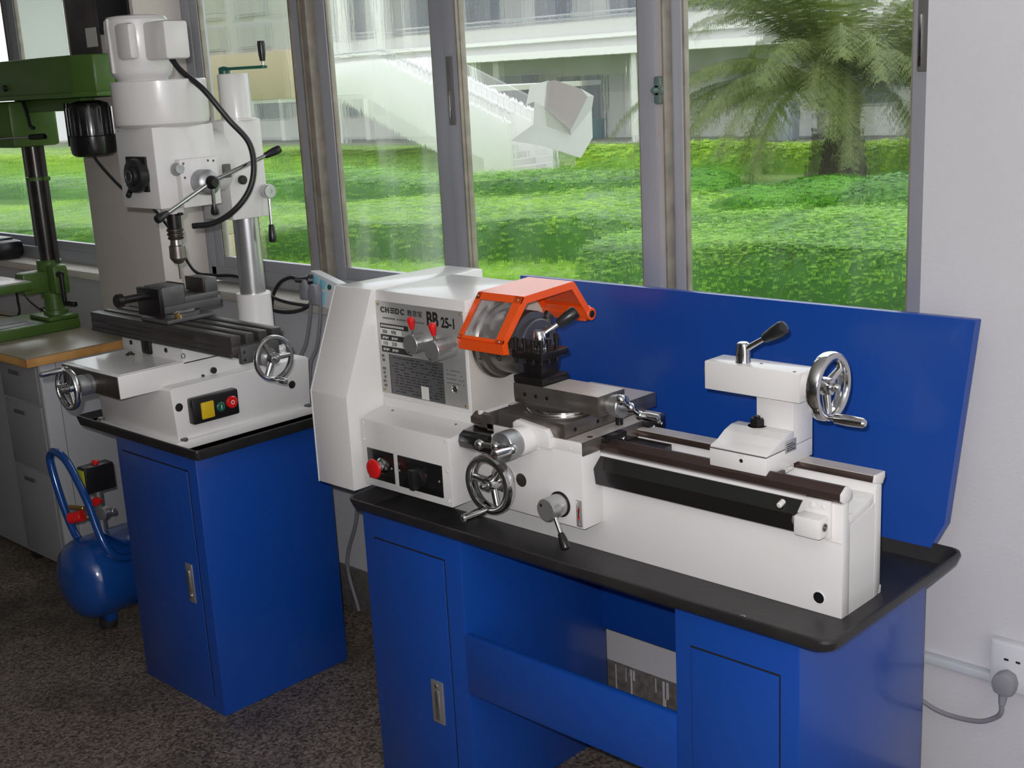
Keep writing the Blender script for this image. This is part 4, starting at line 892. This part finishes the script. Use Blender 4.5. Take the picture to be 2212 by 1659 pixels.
MB().rev((-4.02, .20, 1.685), (0, -1, 0), [(0, .045), (.05, .045), (.055, .040), (.055, 0)], 32).build('feed_hub', 'cast_alloy', dp)
MB().cyl((-3.98, .155, 1.690), (-3.56, .20, 1.700), .005).build('depth_rod', 'chrome', dp)
MB().cyl((-3.60, .20, 1.698), (-3.50, .21, 1.70), .011).build('rod_collar', 'blackened_steel', dp)
# things on and behind the bench
o = MB().box(-4.44, -4.30, .20, .26, .901, 1.06, .002).build('cardboard_box', 'orange_card'); centred(o); tag(o, 'orange-brown upright board standing behind the drill press table on the bench', 'board')
o = MB().box(-4.95, -4.58, .42, .57, 1.116, 1.205, .03).box(-4.80, -4.63, .45, .54, 1.20, 1.215, .008).build('equipment_case', 'black_plastic'); centred(o); tag(o, 'black case lying on the window sill behind the green drill press', 'case')
cord([(-4.35, .10, .906), (-4.15, .28, .906), (-4.0, .35, .95), (-3.95, .31, .97), (-3.88, .36, .91)], .006, 'cord_black', 'black cable trailing over the bench behind the drill press column', 'cable', 'cable')
cord([(-4.5, .30, .906), (-4.25, .33, .907), (-4.15, .30, 1.00), (-4.13, .29, 1.08), (-4.10, .33, .99), (-3.95, .365, .908)], .005, 'cord_black', 'black cable looping up under the green drill press table', 'cable', 'cable')
cord([(-4.6, .15, .906), (-4.35, .18, .907), (-4.12, .12, .907), (-4.08, .2, .907)], .005, 'cord_grey', 'grey cable lying on the bench left of the green drill base', 'cable', 'cable')
cord([(-3.19, .22, 1.66), (-3.13, .22, 1.60), (-3.02, .25, 1.50), (-2.93, .27, 1.47), (-2.80, .28, 1.37), (-2.68, .28, 1.235), (-2.60, .30, 1.215), (-2.45, .32, 1.215), (-2.30, .35, 1.15), (-2.19, .40, 1.125)], .0055, 'cord_black', 'long black power cable sagging from the drill press motor across the pier', 'cable', 'cable')

# compressor
ac = thing('air_compressor', (-2.80, .0, 0), 'small blue air compressor with a loop handle on the floor beside the blue cabinet', 'compressor')
tkx, tkz, tr_ = -2.800, .205, .145
tk_ = MB(); tk_.rev((tkx, -.290, tkz), (0, 1, 0), [(0, 0), (.004, .050), (.016, .090), (.035, .120), (.06, .137), (.085, tr_), (.38, tr_), (.42, .130), (.45, .09), (.465, .045), (.468, 0)], 48)
tk_.build('tank', 'blue_gloss', ac, 'glossy blue air tank')
for y in (-.15, .10):
    MB().prism([(tkx - .05, .085), (tkx + .05, .085), (tkx + .034, .030), (tkx - .034, .030)], 'y', y - .018, y + .018, .004).build('foot_bracket', 'blue_gloss', ac)
    MB().cyl((tkx, y, .002), (tkx, y, .038), .029, .034).build('rubber_foot', 'black_rubber', ac)
MB().sweep([(-2.835, -.20, .340), (-2.868, -.20, .372), (-2.925, -.20, .470), (-2.965, -.20, .590), (-2.955, -.20, .630), (-2.925, -.20, .645), (-2.870, -.20, .640), (-2.815, -.20, .605), (-2.730, -.20, .505), (-2.685, -.20, .415), (-2.655, -.19, .345), (-2.650, -.15, .300), (-2.652, -.08, .285), (-2.655, .0, .28)], .0135, 14).build('loop_handle', 'blue_gloss', ac, 'bent blue tube handle')
sw_ = MB().box(-2.812, -2.756, -.182, -.072, .512, .606, .005).build('pressure_switch', 'black_plastic', ac)
MB().box(-2.810, -2.762, -.1845, -.181, .520, .598, .001).build('side_label', 'lime_label', sw_)
MB().rev((-2.785, -.125, .604), (0, 0, 1), [(0, .012), (.012, .012), (.016, .009), (.016, 0)], 18).build('start_knob', 'red_plastic', sw_)
mfd = MB(); mfd.cyl((-2.785, -.13, .345), (-2.785, -.13, .514), .015).cyl((-2.84, -.17, .432), (-2.70, -.12, .450), .011).rev((-2.74, -.14, .445), (.5, -1, 0), [(0, .024), (.02, .024), (.022, .020), (.022, 0)], 20); mfd.build('manifold', 'cast_alloy', ac)
MB().rev((-2.735, -.150, .488), (.3, -1, .2), [(0, .010), (.012, .015), (.026, .015), (.028, 0)], 18).build('regulator_knob', 'red_plastic', ac)
MB().cyl((-2.800, -.190, .432), (-2.845, -.215, .420), .020).build('valve_knob', 'red_plastic', ac)
MB().cyl((-2.80, -.18, .456), (-2.87, -.20, .452), .008).build('brass_fitting', 'brass', ac)
MB().cyl((-2.745, -.165, .440), (-2.755, -.200, .438), .008).build('brass_fitting', 'brass', ac)
MB().box(-2.78, -2.62, -.14, .14, .350, .362, .003).build('pump_plate', 'blue_gloss', ac)
MB().box(-2.72, -2.60, -.02, .13, .362, .48, .02).build('pump', 'cast_alloy', ac)
# power strip, plugs, wall socket
ps = thing('power_strip', (-2.15, .46, 1.116), 'white and blue multi-socket block tilted on the window sill beside the gear cover', 'power strip')
M = Matrix.Translation((-2.225, .445, 1.238)) @ Matrix.Rotation(radians(14), 4, 'Y') @ Matrix.Rotation(radians(-7), 4, 'X')
MB().box(0, .145, 0, .045, -.100, 0, .006, M=M).build('body', 'socket_white', ps)
for i, (x0, x1, z0, z1) in enumerate(((.012, .052, -.038, -.010), (.060, .092, -.040, -.012), (.020, .052, -.095, -.048), (.060, .100, -.092, -.048))):
    MB().box(x0, x1, -.0012, .001, z0, z1, .0004, M=M).build('face_label', 'sticker_blue', ps)
MB().rev(M @ Vector((.112, 0, -.024)), M.to_3x3() @ Vector((0, -1, 0)), [(-.001, .009), (.003, .009), (.003, 0)], 18).build('rocker', 'green_plastic', ps)
MB().rev((-2.215, .44, 1.205), (-.6, -.8, .1), [(-.005, .020), (.012, .020), (.016, .013), (.045, .009), (.055, .007)], 20).build('black_plug', 'cord_black', ps, 'round black plug')
MB().box(-.018, .0, .0, .05, -.095, -.020, .006, M=M).build('end_cap', 'socket_white', ps)
for i, (dx, dz) in enumerate(((.010, -.052), (.062, -.052))):
    p = M @ Vector((dx, 0, dz))
    pg = MB().prism([(-.019, -.045), (.019, -.045), (.022, -.012), (.016, .022), (-.008, .026), (-.022, -.005)], 'y', -.030, -.001, .004, M=Matrix.Translation(p)).build('grey_plug', 'plug_grey')
    centred(pg); tag(pg, ('left' if i == 0 else 'right') + ' one of the two grey plugs in the white and blue socket block', 'plug', 'plugs in the socket block')
cord([(-2.214, .430, 1.150), (-2.225, .43, 1.09), (-2.262, .43, .99), (-2.292, .42, .93), (-2.30, .41, .87), (-2.29, .40, .80), (-2.28, .40, .70)], .0065, 'cord_grey', 'left grey cable hanging down from the socket block by the wall', 'cable', 'power_cable', group='cables of the socket block')
cord([(-2.163, .430, 1.140), (-2.172, .43, 1.08), (-2.205, .43, .98), (-2.235, .42, .92), (-2.235, .41, .85), (-2.205, .40, .79), (-2.12, .40, .69), (-2.06, .42, .60), (-2.08, .44, .40), (-2.17, .45, .20), (-2.14, .46, .02)], .0065, 'cord_grey', 'right grey cable hanging from the socket block to the floor behind the gear cover', 'cable', 'power_cable', group='cables of the socket block')
cord([(-2.246, .405, 1.214), (-2.28, .40, 1.215), (-2.33, .395, 1.195), (-2.37, .39, 1.15), (-2.39, .39, 1.10)], .0065, 'cord_black', 'black cable arching from the round black plug over the sill', 'cable', 'power_cable', group='cables of the socket block')
cord([(-2.40, .39, 1.10), (-2.36, .40, 1.092), (-2.31, .42, 1.092), (-2.27, .45, 1.105), (-2.245, .462, 1.135)], .0065, 'cord_black', 'black cable looping under the sill edge into the socket block end', 'cable', 'power_cable', group='cables of the socket block')
sk = thing('wall_socket', (.155, .5, .45), 'pale grey surface wall socket on the white wall right of the lathe stand', 'socket')
MB().box(.108, .200, .474, .500, .450, .566, .004).build('box', 'socket_white', sk)
MB().box(.115, .195, .4715, .475, .456, .560, .003).build('face_plate', 'socket_white', sk)
MB().box(.140, .150, .4708, .472, .525, .530, 0).build('pin_slot', 'ink', sk); MB().box(.166, .176, .4708, .472, .525, .530, 0).build('pin_slot', 'ink', sk)
pg = MB().prism([(.124, .478), (.130, .497), (.150, .508), (.170, .500), (.176, .480), (.172, .458), (.150, .450), (.130, .458)], 'y', .440, .472, .005).cyl((.148, .455, .455), (.147, .452, .425), .010, .007).build('plug', 'plug_grey'); centred(pg)
tag(pg, 'grey moulded plug pushed into the wall socket right of the lathe stand', 'plug')
cord([(.147, .452, .427), (.145, .455, .405), (.13, .46, .385), (.095, .465, .362), (.04, .47, .350), (-.01, .47, .352), (-.06, .47, .368), (-.12, .47, .38)], .0055, 'cord_grey', 'grey cable curving from the wall socket to behind the lathe stand', 'cable', 'power_cable')

# paper taped to the pane
pp = bmesh.new(); y = YF - .001
def V(x, z, dy=0.0): return pp.verts.new((x, y - dy, z))
A = V(-1.316, 1.754, .010); B = V(-1.301, 1.806, .006); Cc = V(-1.235, 1.817); D = V(-1.212, 1.818); E1 = V(-1.120, 1.792); F = V(-1.071, 1.771, .004)
Gg = V(-1.075, 1.737, .010); H = V(-1.072, 1.662, .014); I_ = V(-1.103, 1.608, .030); J = V(-1.259, 1.642, .022); K = V(-1.363, 1.655, .030); Lq = V(-1.291, 1.699, .010)
Mq = V(-1.289, 1.761, .004); N_ = V(-1.253, 1.745, .001); O_ = V(-1.161, 1.681, .001); P_ = V(-1.095, 1.770, .001); R_ = V(-1.233, 1.693, .018); S_ = V(-1.144, 1.668, .020)
for f in ((A, B, Cc, N_, Mq), (Mq, N_, R_, Lq), (N_, O_, S_, R_), (O_, P_, F, Gg, S_), (Gg, H, S_), (E1, F, P_), (K, Lq, R_, J), (R_, S_, I_, J), (S_, H, I_)): pp.faces.new(f)
mb = MB(); mb._merge(pp)
bmesh.ops.solidify(mb.bm, geom=list(mb.bm.faces), thickness=.0006)
po = mb.build('taped_paper', 'paper_thin', ang=12); centred(po); tag(po, 'crumpled white sheet of paper taped on the middle window pane', 'paper')
q2 = MB(); b = bmesh.new(); f = b.faces.new([b.verts.new((x, y + .0012, z)) for x, z in ((-1.240, 1.815), (-1.212, 1.817), (-1.120, 1.791), (-1.096, 1.771), (-1.161, 1.682), (-1.255, 1.744))]); q2._merge(b)
bmesh.ops.solidify(q2.bm, geom=list(q2.bm.faces), thickness=.0005); qo = q2.build('paper_inset', 'paper_grey', po)
o = MB().box(-4.32, -3.925, .572, .5745, 1.93, 2.44, 0).build('white_sheet', 'paper_thin'); centred(o); tag(o, 'plain white sheet covering the upper part of the left window', 'sheet')
o = MB().box(-3.535, -3.30, .380, .3845, 1.99, 2.40, .001).build('poster', 'poster_dark'); centred(o); tag(o, 'dark brownish poster on the grey pier above the green belt cover', 'poster')
MB().box(-3.40, -3.32, .3785, .3800, 2.02, 2.09, 0).build('pale_patch', 'paper_grey', o)
o = MB().box(-3.285, -3.07, .375, .3845, 2.06, 2.42, .001).build('notice_board', 'poster_black'); centred(o); tag(o, 'black panel on the pier right behind the white mill motor', 'panel')
# ---------------------------------------------------------------- the garden and the buildings outside
def leafmesh(name, pts, m, parent=None, per=1.0, size=.06):
    """pts: list of (pos, normal); one small folded leaf at each"""
    V_ = []; F_ = []
    rnd = random.random
    for p, n in pts:
        s = size * (.6 + .8 * rnd()); t = Vector((rnd() - .5, rnd() - .5, rnd() - .5)); n = (Vector(n) + t * .75).normalized()
        u = n.cross(Vector((rnd() - .5, rnd() - .5, rnd() - .5)))
        if u.length < 1e-3: continue
        u.normalize(); v = n.cross(u); i = len(V_)
        V_ += [p - u * s, p + v * s * .45, p + u * s, p - v * s * .45]; F_.append((i, i + 1, i + 2, i + 3))
    me = bpy.data.meshes.new(name); me.from_pydata([tuple(v) for v in V_], [], F_); me.materials.append(MATS[m])
    o = bpy.data.objects.new(name, me); C.objects.link(o)
    if parent: o.parent = parent; me.transform(Matrix.Translation(-ORG[parent.name]))
    ORG[o.name] = ORG.get(parent.name) if parent else Vector(); o['kind'] = 'stuff'
    return o
def hedge(name, line, depth, h, m, label, size=.06, dens=90, wob=.15, freq=.9, group=None, topm=None):
    line = [Vector((*p, 0)) for p in line]
    L = [0]
    for a, b in zip(line, line[1:]): L.append(L[-1] + (b - a).length)
    def at_(s):
        for i in range(len(line) - 1):
            if s <= L[i + 1] or i == len(line) - 2:
                t = (s - L[i]) / (L[i + 1] - L[i]); p = line[i].lerp(line[i + 1], t); d = (line[i + 1] - line[i]).normalized(); return p, Vector((-d.y, d.x, 0))
    ph = random.random() * 9
    def surf(s, t):
        p, nrm = at_(s)
        hh = h * (1 + wob * (sin(s * freq + ph) * .6 + sin(s * freq * 2.3 + ph * 2) * .4))
        # t 0..1 : front face up, top, back face down
        e = .28 / max(depth, .5)
        a = min(max(t / .22, 0), 1); c = min(max((t - .78) / .22, 0), 1)
        if t < .22: off = .12 * (1 - a) * 0 + (1 - cos(a * pi / 2)) * .25; z = sin(a * pi / 2) * hh; n = -nrm * (1 - a) + Vector((0, 0, a + .1))
        elif t > .78: off = depth - (1 - cos((1 - c) * pi / 2)) * .25; z = sin((1 - c) * pi / 2) * hh; n = nrm * c + Vector((0, 0, 1.1 - c))
        else: off = .25 + (depth - .5) * (t - .22) / .56; z = hh * (1 + .05 * sin(off * 2.1 + s * 1.3)); n = Vector((0, 0, 1))
        q = p + nrm * off; return Vector((q.x, q.y, G + z)), n
    ns = max(6, int(L[-1] / .45)); nt = 14; mid = line[len(line) // 2]
    root = thing(name, (mid.x, mid.y, G), label, 'hedge', group)
    b = bmesh.new(); rows = [[b.verts.new(surf(L[-1] * i / ns, j / nt)[0] - Vector((0, 0, .03))) for j in range(nt + 1)] for i in range(ns + 1)]
    for i in range(ns):
        for j in range(nt): b.faces.new((rows[i][j], rows[i + 1][j], rows[i + 1][j + 1], rows[i][j + 1]))
    b.faces.new(rows[0]); b.faces.new(rows[-1][::-1])
    mb = MB(); mb._merge(b); mb.build('inner_growth', 'leaf_green' if 'yellow' in name else 'leaf_core_shade', root)
    pts = []; area = L[-1] * (h * 2 + depth)
    for k in range(int(area * dens)):
        s = random.random() * L[-1]
        t = random.random(); w = .22 * random.random() ** .7 if random.random() < h * .8 / (h * .8 + depth) else .22 + random.random() * .62
        p, n = surf(s, w); pts.append((p + Vector((random.gauss(0, .02), random.gauss(0, .02), random.gauss(0, .025))), n))
    leafmesh('leaves', pts, m, root, size=size)
    return root
def bush(name, x, y, r, h, m, label, size=.05, n=2600, sx=1.0, group=None):
    root = thing(name, (x, y, G), label, 'bush', group)
    mb = MB(); mb.ball((x, y, G + h * .45), 1, 24, None)
    for v in mb.bm.verts:
        d = v.co - Vector((x, y, G + h * .45)); v.co = Vector((x + d.x * r * .93 * sx, y + d.y * r * .93, G + h * .45 + d.z * h * .52))
    mb.build('inner_growth', 'leaf_core_shade', root)
    pts = []
    for k in range(n):
        d = Vector((random.gauss(0, 1), random.gauss(0, 1), random.gauss(0, 1))).normalized()
        if d.z < -.5: d.z = -d.z
        rr = 1 + random.gauss(0, .03)
        pts.append((Vector((x + d.x * r * sx * rr, y + d.y * r * rr, max(G + .01, G + h * .45 + d.z * h * .55 * rr))), d))
    leafmesh('leaves', pts, m, root, size=size); return root
lawn = MB().box(-75, 25, .8, 45, G - .2, G, 0).build('lawn', 'lawn'); lawn['kind'] = 'structure'
MB().box(-75, 25, .76, 2.2, G - .05, G + .06, 0).build('path', 'path_grey')['kind'] = 'structure'
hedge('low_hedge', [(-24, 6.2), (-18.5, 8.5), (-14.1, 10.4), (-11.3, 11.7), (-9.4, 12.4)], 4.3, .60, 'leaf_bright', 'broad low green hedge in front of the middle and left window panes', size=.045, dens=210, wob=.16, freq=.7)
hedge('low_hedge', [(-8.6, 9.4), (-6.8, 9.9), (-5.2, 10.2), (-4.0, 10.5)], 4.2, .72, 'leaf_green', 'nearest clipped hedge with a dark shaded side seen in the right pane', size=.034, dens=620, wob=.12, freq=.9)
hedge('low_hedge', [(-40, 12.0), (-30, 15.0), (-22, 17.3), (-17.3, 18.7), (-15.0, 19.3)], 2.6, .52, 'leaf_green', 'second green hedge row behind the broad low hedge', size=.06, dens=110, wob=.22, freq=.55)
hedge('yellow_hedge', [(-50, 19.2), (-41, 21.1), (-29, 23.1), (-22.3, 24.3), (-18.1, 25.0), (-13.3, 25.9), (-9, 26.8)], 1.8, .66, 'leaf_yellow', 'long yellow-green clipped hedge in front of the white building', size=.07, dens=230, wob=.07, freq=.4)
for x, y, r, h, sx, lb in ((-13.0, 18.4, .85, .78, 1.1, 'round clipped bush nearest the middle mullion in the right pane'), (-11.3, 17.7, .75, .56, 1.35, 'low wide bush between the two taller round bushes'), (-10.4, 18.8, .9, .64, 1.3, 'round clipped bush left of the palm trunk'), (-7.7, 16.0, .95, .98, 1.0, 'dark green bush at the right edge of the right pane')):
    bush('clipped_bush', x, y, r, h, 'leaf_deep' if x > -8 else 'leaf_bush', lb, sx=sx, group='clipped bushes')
# grass tufts near the windows
pts = []
for k in range(26000):
    x = random.uniform(-19, -2.5); y = random.uniform(3.0, 12.5); pts.append((Vector((x, y, G + random.uniform(.0, .07))), Vector((random.gauss(0, .6), random.gauss(0, .6), .5))))
g_ = leafmesh('grass', pts, 'leaf_bright', size=.055); tag(g_, 'bright wet grass growing below the windows', 'grass')
# palm
PX, PY = -12.42, 22.8
pm = thing('palm_tree', (PX, PY, G), 'stout palm with drooping olive-green fronds in the right window pane', 'palm')
tk = MB(); tk.rev((PX, PY, G - .05), (0, 0, 1), [(0, .72), (.15, .66), (.45, .62), (1.0, .50), (1.25, .46), (1.9, .50), (2.3, .42), (2.5, .2), (2.55, 0)], 28); tk.build('trunk', 'bark', pm)
tsc = []
mb = MB()
for r in range(12):
    for k in range(14):
        a = 2 * pi * (k + .5 * (r % 2)) / 14; z = G + .05 + r * .10; rr = .70 - .17 * r / 10 if r < 10 else .52
        e = Vector((cos(a), sin(a), 0)); p = Vector((PX, PY, z)) + e * rr * .93
        q = e.cross(Vector((0, 0, 1))); mb.quad(p - q * .10, p + q * .10, p + q * .05 + e * .07 + Vector((0, 0, .13)), p - q * .05 + e * .07 + Vector((0, 0, .13)))
o = mb.build('bark_scales', 'bark', pm); o['kind'] = 'stuff'
def frond(a, el, L, droop):
    V_ = []; F_ = []; e = Vector((cos(a), sin(a), 0)); side = Vector((-sin(a), cos(a), 0)); P = []
    N = 26; p = Vector((PX, PY, G + 2.15)) + e * .3; ang = el
    for i in range(N + 1):
        P.append(p.copy()); p = p + (e * cos(ang) + Vector((0, 0, sin(ang)))) * (L / N); ang -= droop / N * (1.0 + i / N)
    for i in range(N):
        d = (P[i + 1] - P[i]).normalized(); w = .018; i0 = len(V_)
        V_ += [P[i] - side * w, P[i] + side * w, P[i + 1] + side * w, P[i + 1] - side * w]; F_.append((i0, i0 + 1, i0 + 2, i0 + 3))
        if i > 1:
            for sgn in (-1, 1):
                for hf in (0, .33, .66):
                    b_ = P[i].lerp(P[i + 1], hf); ll = .74 * sin(pi * (i + hf) / (N + 1)) ** .5 * random.uniform(.8, 1.1)
                    dirn = (side * sgn * .75 + d * .55 + Vector((0, 0, -.45 + random.uniform(-.25, .2)))).normalized()
                    t = b_ + dirn * ll; wv = d * .036; i0 = len(V_); V_ += [b_ - wv, b_ + wv, t]; F_.append((i0, i0 + 1, i0 + 2))
    me = bpy.data.meshes.new('frond'); me.from_pydata([tuple(v - ORG[pm.name]) for v in V_], [], F_); me.materials.append(MATS['leaf_palm'])
    o = bpy.data.objects.new('frond', me); C.objects.link(o); o.parent = pm; ORG[o.name] = ORG[pm.name]
random.seed(11)
for k in range(62):
    a = 2 * pi * k / 62 * 5.0 + random.uniform(-.15, .15); lv = (k % 11) / 10
    frond(a, radians(12 + 74 * lv), random.uniform(4.1, 5.2), radians(58 + 14 * lv))
# main building
BY = 36.5
bl = thing('school_building', (-32, BY, G), 'long two-storey white building with projecting eaves behind the garden', 'building')
MB().box(-75, -4, BY + 1.8, BY + 10, G, 9, 0).build('wall', 'building_white', bl)
MB().box(-75, -4, BY - 1.2, BY + 1.8, -1.2, -.82, 0).build('terrace', 'path_grey', bl)
MB().box(-75, -4, BY - .2, BY + .0, -.82, .85, 0).build('parapet', 'building_bright', bl) if False else None
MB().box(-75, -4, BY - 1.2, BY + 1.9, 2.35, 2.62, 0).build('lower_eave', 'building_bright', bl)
MB().box(-75, -4, BY - .8, BY + 1.9, 2.62, 2.95, 0).build('balcony_slab', 'building_white', bl)
MB().box(-75, -4, BY - 1.0, BY - .8, 2.95, 3.10, 0).build('upper_ledge', 'building_bright', bl)
MB().box(-75, -4, BY - .7, BY - .6, 3.10, 3.60, 0).build('balcony_wall', 'building_white', bl)
rl = MB()
for k in range(70): rl.box(-50 + k * .5, -49.97 + k * .5, BY - .68, BY - .64, 3.60, 3.88, 0)
rl.box(-75, -4, BY - .69, BY - .63, 3.86, 3.92, 0); rl.box(-75, -4, BY - .69, BY - .63, 3.70, 3.73, 0)
o = rl.build('railing', 'building_frame', bl); o['kind'] = 'stuff'
MB().box(-75, -4, BY + 1.79, BY + 1.8, .95, 2.35, 0).build('veranda_painted_shade', 'building_shade', bl)  # grey strip below the eave, the veranda's shade put into its colour
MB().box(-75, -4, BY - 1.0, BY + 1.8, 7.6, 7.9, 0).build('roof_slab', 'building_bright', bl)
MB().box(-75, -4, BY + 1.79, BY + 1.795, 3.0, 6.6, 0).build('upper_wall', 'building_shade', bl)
def bwin(x0, x1, z0, z1, n=3):
    f = MB().box(x0 - .06, x1 + .06, BY + 1.72, BY + 1.78, z0 - .06, z1 + .06, 0).build('window_frame', 'building_frame', bl)
    w = (x1 - x0) / n
    for k in range(n): MB().box(x0 + k * w + .03, x0 + (k + 1) * w - .03, BY + 1.70, BY + 1.73, z0, z1, 0).build('pane', 'building_glass', f)
for x in (-66, -61, -56, -51, -46.5, -42, -38.2, -34.4, -30.6, -26.6, -22.6, -18.6, -14.6): bwin(x, x + 1.9, 3.9, 5.6)
for x in (-63, -58, -53, -48, -36.5, -29.6, -25.4, -21.0, -16.5): bwin(x, x + 2.2, .25, 1.75)
for x in (-39.5, -33.2, -31.9): MB().box(x, x + .95, BY + 1.70, BY + 1.79, -.82, 1.6, 0).build('door', 'building_glass', bl)
for x in (-70, -63.5, -57, -50.5, -44, -35.6, -27.6, -19.6, -11.6): MB().box(x, x + .32, BY - .95, BY - .6, -.82, 2.4, 0).build('pillar', 'building_bright', bl)
for x in (-52.8, -49.2, -46.0, -43.2, -40.8): MB().box(x, x + .55, BY - 1.1, BY - .7, 2.9, 7.6, 0).build('pillar', 'building_bright', bl)
o = MB().box(-31.05, -30.45, BY - .6, BY - .1, -.82, -.10, .03).box(-31.1, -30.4, BY - .65, BY - .05, -.13, -.04, .02).build('litter_bin', 'bin_teal'); centred(o); tag(o, 'teal bin standing on the terrace of the white building', 'bin')
o = MB().box(-22.2, -21.1, BY - .9, BY - .3, -.82, .45, .08).build('utility_cabinet', 'blue_grey'); centred(o); tag(o, 'blue-grey cabinet on the terrace behind the palm fronds', 'cabinet')
# outdoor stair
sr = thing('outdoor_stair', (-24, 22, G), 'white outdoor staircase with a solid parapet running down to the garden', 'staircase')
for yy in (22.0, 23.6): MB().prism([(-32, 2.30), (-25.7, 2.42), (-21.1, .62), (-21.1, -.85), (-22.9, -.85), (-22.9, -.35), (-24.9, .25), (-28.0, 1.55), (-32, 1.5)], 'y', yy, yy + .14, .01).build('parapet', 'building_bright', sr)
stp = MB()
for k in range(14): stp.box(-25.7 + k * .33, -25.36 + k * .33, 22.14, 23.6, 1.4 - k * .165 - .2, 1.45 - k * .165, 0)
o = stp.build('steps', 'building_white', sr); o['kind'] = 'stuff'
rl = MB(); rl.cyl((-25.7, 22.07, 2.66), (-21.1, 22.07, .86), .03, .03, 8); rl.cyl((-32, 22.07, 2.55), (-25.7, 22.07, 2.66), .03, .03, 8)
for k in range(24): t = k / 23; x = -25.7 + 4.6 * t; z = 2.42 - 1.8 * t; rl.cyl((x, 22.07, z - .05), (x, 22.07, z + .24), .012, .012, 6)
o = rl.build('handrail', 'building_frame', sr); o['kind'] = 'stuff'
MB().box(-32, -25.3, 22.14, 30, 1.35, 1.5, 0).build('landing', 'building_white', sr)
# porch seen through the left sash
pc = thing('entrance_porch', (-15, 9.6, G), 'cream porch with a tiled pillar and beige beam seen behind the mill column', 'porch')
for k in range(9): MB().box(-16.05, -15.42, 9.0, 9.5, G + k * .55, G + k * .55 + .54, .012).build('tile', 'beige_wall', pc)
MB().box(-15.42, -13.3, 9.1, 9.35, 1.66, 2.32, .01).build('beam', 'beige_wall', pc)
MB().box(-15.42, -13.3, 9.2, 9.3, 2.32, 4.2, 0).build('upper_wall', 'building_white', pc)
for x0, x1 in ((-15.3, -14.75), (-14.45, -13.75)):
    for z0, z1 in ((2.38, 2.72), (2.82, 3.15), (3.2, 3.55)):
        w = MB().box(x0, x1, 9.17, 9.2, z0, z1, 0).build('window_frame', 'building_frame', pc); MB().box(x0 + .03, x1 - .03, 9.16, 9.175, z0 + .03, z1 - .03, 0).build('pane', 'building_shade', w)
